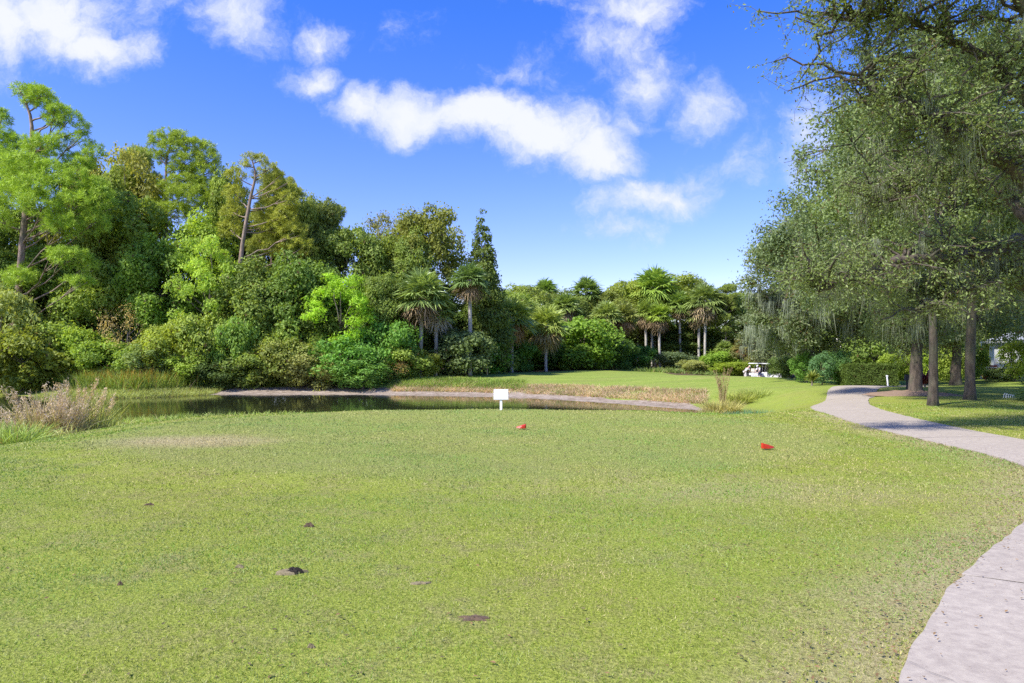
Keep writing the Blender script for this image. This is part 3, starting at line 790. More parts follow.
S_ = [
 ('shrub2', 6, 285, 55, 60, (.105, .145, .06), 'pale green bushy shrub at the left edge under the pines'),
 ('shrub1', 48, 318, 56, 56, MD, 'mid green shrub right of the pale shrub at the left edge'),
 ('shrub1', 20, 328, 53, 66, (.07, .10, .025), 'olive shrub overhanging the dark water at the left edge'),
 ('shrub3', 84, 328, 56, 50, LT, 'fresh green shrub left of the brownish twiggy shrub'),
 ('dead', 128, 294, 57, 56, (.20, .18, .11), 'brownish grey twiggy shrub standing half bare in the woods'),
 ('shrub2', 165, 322, 56, 48, YG, 'yellow green shrub just right of the brownish twiggy shrub'),
 ('shrub3', 110, 342, 55, 60, (.075, .13, .03), 'green shrub in front of the brownish twiggy shrub'),
 ('shrub2', 145, 345, 54.5, 46, (.07, .11, .045), 'greyish green shrub near the grassy spit'),
 ('shrub1', 205, 312, 57, 56, (.085, .13, .035), 'rounded mid green shrub left of the dark hollow in the woods'),
 ('shrub3', 236, 318, 56.5, 46, (.07, .13, .035), 'green shrub with drooping boughs over the dark hollow'),
 ('shrub1', 190, 352, 55.5, 44, (.085, .14, .03), 'low green shrub at the left end of the sandy bank'),
 ('shrub3', 222, 362, 55.6, 48, (.03, .055, .02), 'low dark shrub on the sandy bank below the hollow'),
 ('shrub1', 256, 350, 56, 50, DK, 'dark shrub touching the sandy bank left of centre'),
 ('shrub2', 262, 325, 57.5, 44, (.10, .15, .035), 'light green shrub above the dark shrub on the sandy bank'),
 ('shrub1', 288, 338, 56.5, 54, (.075, .105, .035), 'olive green shrub on the sandy bank below the woods'),
 ('shrub3', 300, 322, 58, 50, MD, 'mid green shrub behind the olive green bank shrub'),
 ('shrub3', 318, 352, 56, 52, (.09, .115, .05), 'greyish green shrub beside the leafy bush that meets the water'),
 ('shrub2', 345, 338, 56, 60, (.05, .12, .03), 'large leafy green shrub behind the bush that meets the water'),
 ('shrub2', 362, 358, 55, 48, (.055, .12, .035), 'vivid green leafy bush reaching down to the water'),
 ('shrub3', 384, 322, 58, 56, (.055, .125, .03), 'bright emerald shrub left of the fan palm trunk'),
 ('shrub1', 400, 345, 58, 46, MD, 'green shrub at the left foot of the fan palm'),
 ('dead', 393, 356, 57, 34, (.24, .20, .11), 'dry brownish shrub left of the fan palm foot'),
 ('shrub2', 428, 352, 60, 26, (.12, .16, .04), 'narrow yellowish shrub between the fan palm and its neighbour'),
 ('shrub1', 462, 330, 62, 54, BG, 'bluish dark shrub right of the palm with hanging dead fronds'),
 ('shrub1', 484, 340, 66, 44, (.045, .13, .02), 'vivid green shrub behind the two wooden stakes'),
 ('shrub3', 510, 342, 74, 52, (.045, .10, .025), 'deep green shrub below the palm with the brown skirt'),
 ('shrub3', 535, 345, 80, 46, (.035, .075, .02), 'dark green shrub right of the palm with the brown skirt'),
 ('shrub1', 584, 318, 82, 62, (.062, .118, .022), 'big bright green shrub at the edge of the fairway'),
 ('shrub1', 570, 342, 80, 44, (.052, .10, .022), 'lower bright green shrub in front of the big bright one'),
 ('shrub3', 612, 340, 86, 44, (.035, .075, .022), 'dark green shrub left of the low centre palm'),
 ('shrub3', 638, 346, 90, 34, (.03, .08, .02), 'dark rounded shrub left of the slim white palm trunks'),
 ('shrub3', 676, 352, 92, 40, (.045, .075, .05), 'bluish shrub right of the slim white palm trunks'),
 ('shrub3', 722, 350, 90, 38, (.07, .13, .025), 'green shrub right of the twin palm trunks'),
 ('shrub3', 692, 360, 88, 26, (.10, .13, .06), 'low pale shrub at the foot of the twin palm trunks'),
 ('shrub3', 735, 362, 84, 40, (.075, .12, .02), 'low green hedge-like shrub left of the standing golfer'),
 ('shrub3', 755, 345, 88, 44, (.06, .075, .035), 'dull shrub behind the golf cart roofs'),
]
for kd, px, yt, Y, w, tint, lab in S_:
    put_tree('shrub', kd, px, yt, Y, w * 1.25, tint, lab, 'shrub', G2)

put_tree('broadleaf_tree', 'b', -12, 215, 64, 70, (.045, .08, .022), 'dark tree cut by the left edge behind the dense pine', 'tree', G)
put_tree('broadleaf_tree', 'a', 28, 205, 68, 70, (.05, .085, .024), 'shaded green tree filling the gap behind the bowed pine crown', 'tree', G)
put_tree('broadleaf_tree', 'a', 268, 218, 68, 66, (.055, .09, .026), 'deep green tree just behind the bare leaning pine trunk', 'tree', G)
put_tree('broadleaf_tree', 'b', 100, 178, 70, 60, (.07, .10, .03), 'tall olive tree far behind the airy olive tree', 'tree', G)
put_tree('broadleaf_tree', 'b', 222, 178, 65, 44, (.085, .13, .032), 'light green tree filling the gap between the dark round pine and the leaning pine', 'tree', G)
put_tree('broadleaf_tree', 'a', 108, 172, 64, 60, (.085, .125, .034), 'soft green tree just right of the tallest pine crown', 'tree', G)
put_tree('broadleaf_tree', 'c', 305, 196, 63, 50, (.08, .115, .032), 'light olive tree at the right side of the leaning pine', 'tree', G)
put_tree('pine_tree', 'p2', 268, 172, 64, 60, (.085, .115, .03), 'dense yellow green pine just behind the leaning pine', 'pine tree', GP)
GPALM = 'cabbage palms around the pond and fairway'
put_palm(421, 268, 60, 74, 'round headed fan palm on the pond bank with bare grey trunk', (.10, .145, .05), v=0, group=GPALM)
put_palm(436, 290, 61, 52, 'palm with whitish hanging dead fronds just right of the round fan palm', (.10, .14, .045), v=1, group=GPALM, deadtint=(0.211, 0.192, 0.155))
put_palm(470, 262, 61.5, 50, 'palm in front of the dark conical tree', (.075, .12, .045), v=0, group=GPALM)
put_palm(512, 296, 71, 60, 'palm with a thick brown skirt near the two wooden stakes', (.11, .15, .045), v=1, group=GPALM, deadtint=(0.167, 0.105, 0.0496))
put_palm(546, 304, 75, 58, 'drooping yellow green palm left of the grey roof', (.13, .17, .05), v=1, group=GPALM, deadtint=(0.155, 0.118, 0.0558))
put_palm(545, 278, 96, 42, 'tall palm head above the drooping yellow green palm', (.08, .13, .03), v=0, group=GPALM, dead=False)
put_palm(586, 276, 95, 42, 'tall palm with spiky upright fronds right of the grey roof', (.085, .13, .035), v=0, group=GPALM, dead=False)
put_palm(583, 296, 98, 44, 'shaded palm below the spiky upright palm', (.075, .095, .035), v=1, group=GPALM)
put_palm(623, 302, 88, 40, 'low centre palm with a brown skirt and dark trunk', (.10, .12, .035), v=1, group=GPALM, deadtint=(0.155, 0.093, 0.0434))
put_palm(638, 306, 96, 36, 'low palm with pale trunk beside the brown skirted palm', (.10, .13, .035), v=0, group=GPALM)
put_palm(655, 266, 96, 60, 'tallest centre palm with broad light green head', (.11, .17, .035), v=0, group=GPALM, dead=False)
put_palm(646, 300, 93, 34, 'left of the three slim pale trunked palms in a cluster', (.10, .14, .035), v=1, group=GPALM)
put_palm(652, 296, 94, 38, 'middle of the three slim pale trunked palms in a cluster', (.115, .15, .04), v=0, group=GPALM)
put_palm(659, 302, 92, 38, 'right of the three slim pale trunked palms in a cluster', (.11, .16, .03), v=1, group=GPALM, lean=-.05)
put_palm(705, 282, 92, 50, 'thick headed palm, right one of the twin trunk pair', (.085, .12, .04), v=1, group=GPALM, deadtint=(.20, .15, .09))
put_palm(699, 298, 93, 38, 'lower palm, left one of the twin trunk pair', (.075, .10, .035), v=0, group=GPALM, deadtint=(.16, .12, .07))
put_palm(743, 336, 88, 26, 'small palm with orange brown fronds left of the golf carts', (.09, .09, .03), v=1, group=GPALM, deadtint=(.14, .075, .035))
put_palm(724, 340, 90, 24, 'small green palm between the twin trunk palms and the carts', (.10, .14, .04), v=0, group=GPALM)
put_palm(497, 312, 68, 46, 'green headed palm just right of the conical tree foot', (.10, .15, .045), v=0, group=GPALM)
put_palm(530, 300, 79, 44, 'palm between the brown skirted palm and the drooping yellow green palm', (.115, .155, .05), v=1, group=GPALM)
put_palm(566, 292, 88, 40, 'light green palm beside the grey roof on its left', (.105, .15, .045), v=0, group=GPALM)
put_palm(606, 300, 86, 42, 'pale green palm right of the spiky upright palm', (.12, .16, .05), v=0, group=GPALM)
put_palm(635, 282, 99, 40, 'tall yellowish palm head left of the tallest centre palm', (.125, .17, .04), v=1, group=GPALM)
put_palm(680, 290, 94, 38, 'mid height palm between the tallest centre palm and the twin trunk pair', (.10, .15, .04), v=0, group=GPALM)
put_tree('pine_tree', 'p1', 134, 146, 69, 58, (.085, .125, .032), 'soft green pine between the tallest pine and the dark round-topped pine', 'pine tree', GP)
put_tree('pine_tree', 'p1', 328, 206, 68, 50, (.08, .115, .032), 'green pine rising behind the ragged dark tree right of the leaning pine', 'pine tree', GP)
put_palm(222, 318, 58, 42, 'bluish palmetto half hidden among the left shrubs', (.07, .11, .07), v=0, group=GPALM, dead=False)

# far mass behind the individual trees
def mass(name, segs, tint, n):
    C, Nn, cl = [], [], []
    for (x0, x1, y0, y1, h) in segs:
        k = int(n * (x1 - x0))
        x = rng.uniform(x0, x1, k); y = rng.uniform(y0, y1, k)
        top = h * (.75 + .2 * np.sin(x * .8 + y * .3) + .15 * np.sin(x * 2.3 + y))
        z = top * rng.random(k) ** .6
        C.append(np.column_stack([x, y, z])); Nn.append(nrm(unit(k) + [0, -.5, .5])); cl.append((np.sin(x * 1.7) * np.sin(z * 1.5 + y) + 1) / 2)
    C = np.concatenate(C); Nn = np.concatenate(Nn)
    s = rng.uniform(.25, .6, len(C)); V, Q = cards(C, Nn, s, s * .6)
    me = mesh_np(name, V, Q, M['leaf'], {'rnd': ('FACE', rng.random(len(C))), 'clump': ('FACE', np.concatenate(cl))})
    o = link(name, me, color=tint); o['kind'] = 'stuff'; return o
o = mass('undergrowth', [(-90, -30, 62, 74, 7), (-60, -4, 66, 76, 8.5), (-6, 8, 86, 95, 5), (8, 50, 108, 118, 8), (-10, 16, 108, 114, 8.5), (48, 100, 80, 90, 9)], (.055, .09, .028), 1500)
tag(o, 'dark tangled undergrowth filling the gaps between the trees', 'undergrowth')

# ------------------------------------------------------------------ live oaks on the right
def oak(name, label, x, y, H, R, zb, trunk, K, leaf, dens, tint, n_moss, moss_len=(.5, 1.8), extra=(), trunk_r=.4, cr=(1.1, 1.9), zmin=None, squash=1.0, seed_dirs=None, mosstint=(.12, .13, .095), per=20, mw=.016, flat=.62):
    z0 = hz(x, y)
    r = thing(name, label, 'oak tree', (x, y, z0), 0, 'live oaks hung with grey moss')
    cs = []; t = 0
    while len(cs) < K and t < 6000:
        t += 1
        d = dome_pts(1, .2)[0]; rr = rng.uniform(.35, 1.0) ** .5
        p = np.array([d[0] * R * rr, d[1] * R * squash * rr, zb + (H - zb) * (.36 + .58 * d[2] * rr)])
        if all(np.linalg.norm(p - q) > cr[0] * .85 for q in cs): cs.append(p)
    cs = np.array(cs); K = len(cs); rad = rng.uniform(cr[0], cr[1], K)
    if len(extra):
        ex = np.array([e[:3] for e in extra]) - [x, y, z0]; cs = np.concatenate([cs, ex]); rad = np.concatenate([rad, [e[3] for e in extra]])
    V, Q, rn, cl = clump_leaves(cs, rad, leaf, dens, .5, flat, .2, .55, -.9)
    link('crown', mesh_np('oak_crown', V, Q, M['oakleaf'], {'rnd': ('FACE', rn), 'clump': ('FACE', cl)}), r, color=tint)
    b = MB(); tp = np.array(trunk, float); ts = np.linspace(0, len(tp) - 1, 12)
    tt = np.column_stack([np.interp(ts, np.arange(len(tp)), tp[:, q]) for q in range(3)])
    rd = np.linspace(trunk_r, trunk_r * .7, 12); rd[0] *= 1.5; rd[1] *= 1.15
    b.tube(tt, rd, 12, jitter=.07)
    fork = tt[-1]; paths = []
    # main limbs, then branches to every clump from the nearest main limb
    nm = 7; ang = rng.uniform(0, 2 * PI)
    for i in range(nm):
        a = ang + i * 2 * PI / nm + rng.normal(0, .2)
        e = np.array([math.cos(a) * R * .62, math.sin(a) * R * squash * .62, zb + (H - zb) * rng.uniform(.25, .7)])
        p2, r2 = limb(fork, e, trunk_r * .55, trunk_r * .14, .08, 10, .12); b.tube(p2, r2, 8, jitter=.05); paths.append(p2)
    allp = np.concatenate(paths)
    tw = []
    for c, rr in zip(cs, rad):
        s = allp[np.argmin(((allp - c) ** 2).sum(1) + np.clip(allp[:, 2] - c[2], 0, 9) * 2)]
        p2, r2 = limb(s, c, trunk_r * .14, .025, .03, 6, .12); b.tube(p2, r2, 5); tw.append(p2)
        for _ in range(4):
            e = c + unit(1)[0] * rr * .9 * [1, 1, .6]; p3, r3 = limb(p2[3], e, .025, .008, 0, 4, .15); b.tube(p3, r3, 4)
    b.build('trunk', M['oakbark'], r, smooth=True)
    if n_moss:
        src = np.concatenate([allp] + tw)
        w = np.clip(1.4 - (src[:, 2] - zb) / (H - zb) * 1.4, .05, 1)
        idx = rng.choice(len(src), n_moss, p=w / w.sum())
        A = src[idx] + rng.normal(0, .45, (n_moss, 3)) * [1, 1, .3]
        under = cs[rng.integers(0, len(cs), n_moss // 2)]; A = np.concatenate([A, under + rng.normal(0, .8, (len(under), 3)) * [1, 1, .3] - [0, 0, .5]])
        A = A[A[:, 2] > 2.6]
        link('moss', moss_mesh('moss', A, moss_len[0], moss_len[1], per, mw), r, color=mosstint)['kind'] = 'stuff'
    return r
OT = (.052, .084, .050); OT2 = (.065, .095, .045)
oak('oak_tree', 'big live oak with dark forked trunk in a mulch ring', 17.45, 29.6, 13.4, 6.3, 4.0, [(0, 0, -.2), (.05, 0, 1), (.1, 0, 2.0), (.3, 0, 2.9)], 110, .15, 68, OT, 200, cr=(.85, 1.5), trunk_r=.27)
oak('oak_tree', 'slender straight trunked oak nearest the path edge, just right of the forked oak', 13.62, 22.1, 12.6, 3.3, 5.2, [(0, 0, -.2), (.02, 0, 1.5), (-.02, 0, 3.5), (.05, 0, 5.2)], 30, .13, 70, (.056, .09, .042), 50, trunk_r=.14, cr=(.9, 1.5))
oak('oak_tree', 'straight ivy brown oak trunk standing right of the slender one', 16.35, 24.4, 14.5, 4.2, 5.4, [(0, 0, -.2), (.02, 0, 1.5), (.08, 0, 3.5), (0, 0, 5.4)], 32, .13, 70, (.056, .088, .042), 50, trunk_r=.17, cr=(1., 1.6))
oak('oak_tree', 'mossy oak with a pale leaning trunk beside the golf carts', 20.6, 46, 11.5, 4.3, 3.2, [(0, 0, -.2), (-.2, 0, 1), (-.55, 0, 2.2), (-.9, 0, 3.3)], 50, .2, 60, (.056, .084, .05), 200, (.6, 2.0), trunk_r=.36, mosstint=(.12, .132, .10), per=40, mw=.024)
oak('oak_tree', 'far mossy oak with a dark trunk just behind the golf carts', 31.0, 77, 10.5, 4.6, 2.6, [(0, 0, -.2), (0, 0, 1), (-.1, 0, 2.0), (.2, 0, 3.0)], 50, .3, 30, (.052, .076, .05), 120, (.8, 2.2), trunk_r=.42, mosstint=(.105, .118, .09), mw=.04)
oak('oak_tree', 'thick trunked oak on the back lawn between the two straight trunks', 28.9, 44.5, 12.5, 7.5, 4.2, [(0, 0, -.2), (0, 0, 1), (.1, 0, 2.0), (.0, 0, 3.0)], 76, .2, 54, (.055, .085, .04), 70, trunk_r=.33, mw=.024)
oak('oak_tree', 'oak at the right edge of the photo shading the grey house', 38.5, 42, 13, 7.0, 4.4, [(0, 0, -.2), (0, 0, 1), (.1, 0, 2.0), (.3, 0, 3.4)], 70, .2, 54, (.052, .082, .04), 50, trunk_r=.4, mw=.024)

# the near oak whose trunk is right of the frame: sprays of small leaves along twigs, a long low limb
def near_oak():
    x, y = 15.2, 15.6; z0 = hz(x, y); O = np.array([x, y, z0])
    r = thing('oak_tree', 'nearest live oak reaching in from the right with a long low mossy limb', 'oak tree', (x, y, z0), 0, 'live oaks hung with grey moss')
    b = MB(); b.tube([(0, 0, -.2), (.1, 0, 1.2), (0, .1, 2.4), (-.2, .1, 3.4)], [.6, .42, .36, .3], 14, jitter=.06)
    fork = np.array([-.2, .1, 3.4])
    def P(px, py, Y): return np.array([wx(px, Y), Y, wz(py, Y)]) - O
    mains = [
        ([fork, P(1040, 285, 15.6), P(1000, 276, 15.4), P(965, 288, 15.2), P(940, 302, 15), P(915, 310, 14.8)], .24, .03),   # low limb
        ([fork, P(1030, 245, 15.2), P(1000, 250, 14.8), P(950, 258, 14.6), P(900, 262, 14.4), P(850, 280, 14.2), P(818, 292, 14)], .2, .03),
        ([fork, P(1060, 150, 15), P(1000, 70, 14.5), P(930, 30, 14), P(880, 12, 13.8), P(838, 20, 13.6)], .13, .025),
        ([fork, P(1080, 100, 14), P(1000, -20, 13), P(930, -50, 12.8), P(870, -35, 12.8)], .13, .025),
        ([fork, P(1050, 200, 14.5), P(985, 150, 14), P(945, 130, 13.6), P(895, 100, 13.4), P(860, 75, 13.4)], .2, .03),
        ([fork, P(1050, 230, 16.5), P(985, 185, 17.5), P(930, 175, 18.2), P(905, 190, 18.6), P(880, 205, 18.8)], .18, .03),
        ([fork, (2, -3, 6), (4, -5, 8), (5, -7, 9)], .25, .05), ([fork, (3, 2, 6), (6, 3, 8.5)], .25, .05), ([fork, (-1, 4, 6.5), (-2, 7, 8.5)], .25, .05),
        ([fork, (-2, -1, 7), (-4, -2, 10), (-5, -2, 11.5)], .25, .05)]
    ap = []; nd = []
    for pts, r0, r1 in mains:
        c = catmull(np.array(pts), 6); c[1:-1] += rng.normal(0, .035, (len(c) - 2, 3))
        b.tube(c, np.linspace(r0, r1, len(c)), 8, jitter=.06); ap.append(c)
    twl, leafC, leafT, cl = [], [], [], []
    # secondary branches
    for ci, c in enumerate(ap):
        L = len(c); low = ci < 2
        for j in range(int(L * .3), L):
            for _ in range(2 if low else 3):
                d = unit(1)[0]; d[2] = abs(d[2]) * (.5 if low else .3) + rng.normal(0, .3); d = nrm(d)
                ln = rng.uniform(.7, 1.7) * (.75 if low else 1)
                p2, r2 = limb(c[j], c[j] + d * ln, .035, .012, .06, 6, .25); b.tube(p2, r2, 5); nd.append(p2)
    # twigs with leaves
    for bi, p2 in enumerate(nd):
        cval = rng.random()
        for t in range(13 if p2[3][0] + O[0] < 6.9 * (p2[3][1] + O[1]) / 14 else 12):
            s = p2[rng.integers(2, 6)]
            d = nrm(unit(1)[0] + [0, 0, -.25]); ln = rng.uniform(.3, .75)
            p3, r3 = limb(s, s + d * ln, .006, .003, 0, 4, .2); b.tube(p3, r3, 3, cap=False)
            k = rng.integers(12, 22); tt = rng.uniform(.1, 1.05, k)
            C = s + d * ln * tt[:, None] + rng.normal(0, .05, (k, 3))
            leafC.append(C); leafT.append(nrm(d + unit(k) * .8)); cl.append(np.full(k, cval * .6 + rng.random() * .4))
    C = np.concatenate(leafC); T = np.concatenate(leafT); n = len(C)
    s = rng.uniform(.055, .10, n); Nn = nrm(unit(n) + [0, 0, .6])
    V, Q = cards(C, Nn, s, s * .42, T)
    link('crown', mesh_np('near_crown', V, Q, M['oakleaf'], {'rnd': ('FACE', rng.random(n)), 'clump': ('FACE', np.concatenate(cl))}), r, color=(.060, .092, .042))
    b.build('trunk', M['oakbark'], r, smooth=True)
    A = []
    for i, c in enumerate(ap):
        m_ = [22, 26, 3, 2, 9, 12][i] if i < 6 else 3
        q = c[rng.integers(len(c) // 4, len(c), m_)] + rng.normal(0, .12, (m_, 3)); A.append(q)
    for p2 in nd:
        if rng.random() < .07: A.append(p2[rng.integers(2, 6, 2)])
    A = np.concatenate(A)
    link('moss', moss_mesh('near_moss', A, .2, 1.0, 46, .007, .07), r, color=(.125, .135, .10))['kind'] = 'stuff'
near_oak()

# mulch ring under the big oak
def mound(name, label, cat, x, y, R, h, mat, n=28, rings=5, group=None, ell=1.0, jit=.12, rz=0):
    V = [(0, 0, h)]; T = []; Q = []
    ja = 1 + rng.normal(0, jit, n)
    for k in range(1, rings + 1):
        f = k / rings
        for i in range(n):
            a = 2 * PI * i / n
            V.append((math.cos(a) * R * f * ja[i], math.sin(a) * R * f * ja[i] * ell, h * (1 - f ** 2) * (1 + rng.normal(0, jit)) - (.02 if k == rings else 0)))
    for i in range(n): T.append((0, 1 + i, 1 + (i + 1) % n))
    for k in range(rings - 1):
        for i in range(n):
            a, b2 = 1 + k * n + i, 1 + k * n + (i + 1) % n; Q.append((a, a + n, b2 + n, b2))
    m = MB(); m.add(V, Q, T); o = m.build(name, mat, None, (x, y, hz(x, y) + .004), smooth=False); o.rotation_euler = (0, 0, rz)
    return tag(o, label, cat, group)
mound('mulch_ring', 'brown mulch ring around the foot of the forked oak', 'mulch', 17.3, 29.5, 1.75, .17, M['mulch'], 40, 8)

# ------------------------------------------------------------------ shrubs, hedge and plants on the right
def hedge(x0, x1, y0, y1, h, tint, label):
    z = hz((x0 + x1) / 2, y0); r = thing('hedge', label, 'hedge', ((x0 + x1) / 2, (y0 + y1) / 2, z), -.05)
    hx, hy = (x1 - x0) / 2, (y1 - y0) / 2; n = 26000
    f = rng.choice(5, n, p=[.3, .12, .12, .34, .12]); u = rng.uniform(-1, 1, n); v = rng.uniform(-1, 1, n)
    P = np.zeros((n, 3)); Nn = np.zeros((n, 3))
    for k, (ax) in enumerate([(0, -1), (1, 0), (-1, 0), None, (0, 1)]):
        m_ = f == k
        if ax is None: P[m_] = np.column_stack([u[m_] * hx, v[m_] * hy, np.full(m_.sum(), h)]); Nn[m_] = (0, 0, 1)
        elif ax[0] == 0: P[m_] = np.column_stack([u[m_] * hx, np.full(m_.sum(), ax[1] * hy), (v[m_] * .5 + .5) * h]); Nn[m_] = (0, ax[1], 0)
        else: P[m_] = np.column_stack([np.full(m_.sum(), ax[0] * hx), u[m_] * hy, (v[m_] * .5 + .5) * h]); Nn[m_] = (ax[0], 0, 0)
    P += rng.normal(0, .045, (n, 3)) - Nn * (rng.random(n) ** 2 * .2)[:, None] + Nn * (.05 * np.sin(P[:, :1] * 5) * np.sin(P[:, 2:] * 6))
    s = rng.uniform(.05, .1, n); V, Q = cards(P, nrm(Nn + unit(n) * .8), s, s * .6)
    link('foliage', mesh_np('hedge_leaves', V, Q, M['leaf'], {'rnd': ('FACE', rng.random(n)), 'clump': ('FACE', rng.random(n))}), r, color=tint)
    b = MB(); b.box(-hx + .2, hx - .2, -hy + .2, hy - .2, .05, h - .2)
    b.build('branches', M['hedgeshade'], r)  # solid box coloured dark as the hedge's inner shade; no branches modelled
hedge(wx(849, 42), wx(898, 42), 42, 43.6, 1.32, (.032, .058, .016), 'neatly clipped dark green box hedge at the bend of the path')
R_ = [
 ('shrub1', 948, 346, 50, 34, (.09, .14, .035), 'leafy green shrub between the thick trunked oak and the forked oak'),
 ('shrub3', 972, 340, 52, 30, (.07, .12, .03), 'taller green shrub touching the left corner of the grey house'),
 ('shrub1', 915, 342, 60, 50, (.10, .15, .035), 'light green shrub far behind the slender trunk'),
 ('shrub2', 806, 352, 46, 30, (.05, .11, .03), 'leafy shrub left of the variegated yellow plant'),
 ('shrub2', 822, 352, 43, 26, (.04, .09, .05), 'bluish green leafy shrub left of the box hedge'),
 ('shrub2', 838, 350, 44, 30, (.05, .11, .045), 'larger leafy shrub against the left end of the box hedge'),
 ('shrub1', 783, 356, 52, 30, (.04, .07, .025), 'dark low shrub behind the leaning mossy trunk'),
 ('shrub1', 900, 352, 56, 40, (.09, .14, .03), 'light green shrub behind the box hedge'),
 ('shrub3', 934, 350, 58, 44, (.10, .16, .03), 'bright green shrub on the back lawn behind the forked oak'),
 ('shrub1', 966, 352, 60, 40, (.075, .12, .025), 'green shrub left of the grey house'),
 ('shrub2', 1016, 338, 46, 34, (.08, .13, .03), 'green shrub in front of the grey house at the right edge'),
 ('shrub3', 1004, 368, 47, 34, (.05, .085, .04), 'low dark shrubs under the white rail of the house'),
 ('shrub1', 872, 335, 62, 60, (.06, .10, .03), 'tall green shrub well behind the box hedge'),
 ('d', 842, 300, 66, 70, (.055, .09, .028), 'green tree behind the moss curtains left of the hedge'),
 ('d', 905, 300, 70, 80, (.06, .10, .028), 'green tree far behind the forked oak'),
 ('a', 960, 290, 72, 84, (.055, .09, .026), 'tall green tree left of the grey house'),
 ('a', 1030, 285, 70, 80, (.06, .095, .026), 'green tree behind the grey house at the right edge'),
 ('b', 800, 300, 80, 60, (.055, .085, .03), 'dull green tree in the distance right of the carts'),
]
for kd, px, yt, Y, w, tint, lab in R_:
    isT = kd in 'abd'
    put_tree('broadleaf_tree' if isT else 'shrub', kd, px, yt, Y, w, tint, lab, 'tree' if isT else 'shrub', 'trees and shrubs behind the oaks')
# variegated yellow plant, red ti plant, cycad
def leafy(name, label, cat, x, y, n, L, W, mat, tint, el=(20, 80), droop=.5, stem=.0):
    r = thing(name, label, cat, (x, y, hz(x, y)), 0)
    a = rng.uniform(0, 2 * PI, n); e = np.radians(rng.uniform(*el, n))
    D = np.column_stack([np.cos(a) * np.cos(e), np.sin(a) * np.cos(e), np.sin(e)])
    P = np.zeros((n, 3)); P[:, 2] = stem * rng.uniform(.4, 1, n)
    V, Q = strips(P, D, L * rng.uniform(.7, 1.1, n), W, np.array([0, 0, -1.0]) * (droop * L * rng.uniform(.3, 1, n))[:, None] * np.cos(e)[:, None], 4)
    link('leaves', mesh_np(name, V, Q, M[mat], {'rnd': ('FACE', np.repeat(rng.random(n), 4)), 'clump': ('FACE', np.repeat(rng.random(n), 4))}), r, color=tint)
    b = MB(); b.tube([(0, 0, -.05), (0, 0, stem + .12)], [.06, .04], 6); b.build('stem', M['bark'], r)
    return r
leafy('croton_plant', 'yellow variegated plant among the leafy shrubs near the leaning trunk', 'plant', wx(812, 41.5), 41.5, 60, .75, .12, 'frond', (.07, .09, .02), stem=.5)
leafy('croton_plant', 'dark red leaved plant on the back lawn beside the forked oak', 'plant', wx(925, 37), 37, 60, .8, .14, 'frond', (.045, .012, .015), stem=.4)
leafy('cycad', 'dark dense cycad cut by the right edge of the photo on the lawn', 'plant', 18.6, 24.0, 260, 1.0, .07, 'frond', (.022, .045, .016), (-5, 85), .6, .35)
leafy('red_bromeliad', 'small red plant by the white rail of the grey house', 'plant', wx(986, 48.6), 48.6, 30, .5, .12, 'frond', (.07, .015, .015), stem=.2)

# ------------------------------------------------------------------ bank vegetation
def blades_on(name, XY, h, w, tint, mat='blade', lean=.3, seg=2, label=None, cat='grass', up=0):
    n = len(XY); z = hts(XY[:, 0], XY[:, 1])
    P = np.column_stack([XY, z - .01]); h = np.broadcast_to(h, (n,)); H = h * rng.uniform(.5, 1.15, n)
    out = rng.normal(0, lean, (n, 3)) * [1, 1, 0]; D = nrm(np.array([0, 0, 1.0]) + out)
    bend = out * H[:, None] * .9; bend[:, 2] -= np.linalg.norm(bend, axis=1) * .35
    V, Q = strips(P, D, H, w, bend, seg)
    cl = (np.sin(XY[:, 0] * 1.1 + np.sin(XY[:, 1] * 1.7)) * np.sin(XY[:, 1] * 1.3 + 1) + 1) / 2
    me = mesh_np(name, V, Q, M[mat], {'rnd': ('FACE', np.repeat(rng.random(n), seg)), 'clump': ('FACE', np.repeat(cl, seg))})
    o = link(name, me, color=tint); o['kind'] = 'stuff'; tag(o, label, cat); return o

def along_shore(n, d0, d1, cond):
    out = []
    while sum(len(q) for q in out) < n:
        x = rng.uniform(-45, 16, 20000); y = rng.uniform(22, 60, 20000)
        m_ = cond(x, y); x, y = x[m_], y[m_]
        d = sdist(x, y, POND); m_ = (d > d0) & (d < d1); out.append(np.column_stack([x[m_], y[m_]]))
    return np.concatenate(out)[:n]
def lumpy(XY, s=1.2, t=-.2):
    v = np.sin(XY[:, 0] * s + np.sin(XY[:, 1] * s * .8) * 2) + np.sin(XY[:, 1] * s * 1.3 + XY[:, 0] * .5)
    return XY[v + rng.normal(0, .5, len(v)) > t]
# brown weeds above the sandy bank
XY = lumpy(along_shore(36000, 2.1, 5.0, lambda x, y: (y > 36) & (x > -9.5) & (x < .285 * y)), 1.5, -.9)
cutm = rng.random(len(XY)) < .74
blades_on('dry_weeds', XY[cutm], .36, .03, (.25, .18, .125), 'straw', .4, 2, 'dry pinkish brown weeds along the top of the sandy bank', 'weeds')
blades_on('bank_grass', XY[~cutm], .36, .035, (.13, .15, .045), 'blade', .4, 2, 'yellowish green grass along the top of the sandy bank', 'grass')
XY = along_shore(9000, 3.0, 6.5, lambda x, y: (y > 45) & (x > -10) & (x < 1))
blades_on('bank_weeds', XY, .5, .05, (.11, .15, .03), 'blade', .35, 2, 'tall yellow green grass on the bank below the fan palm', 'grass')
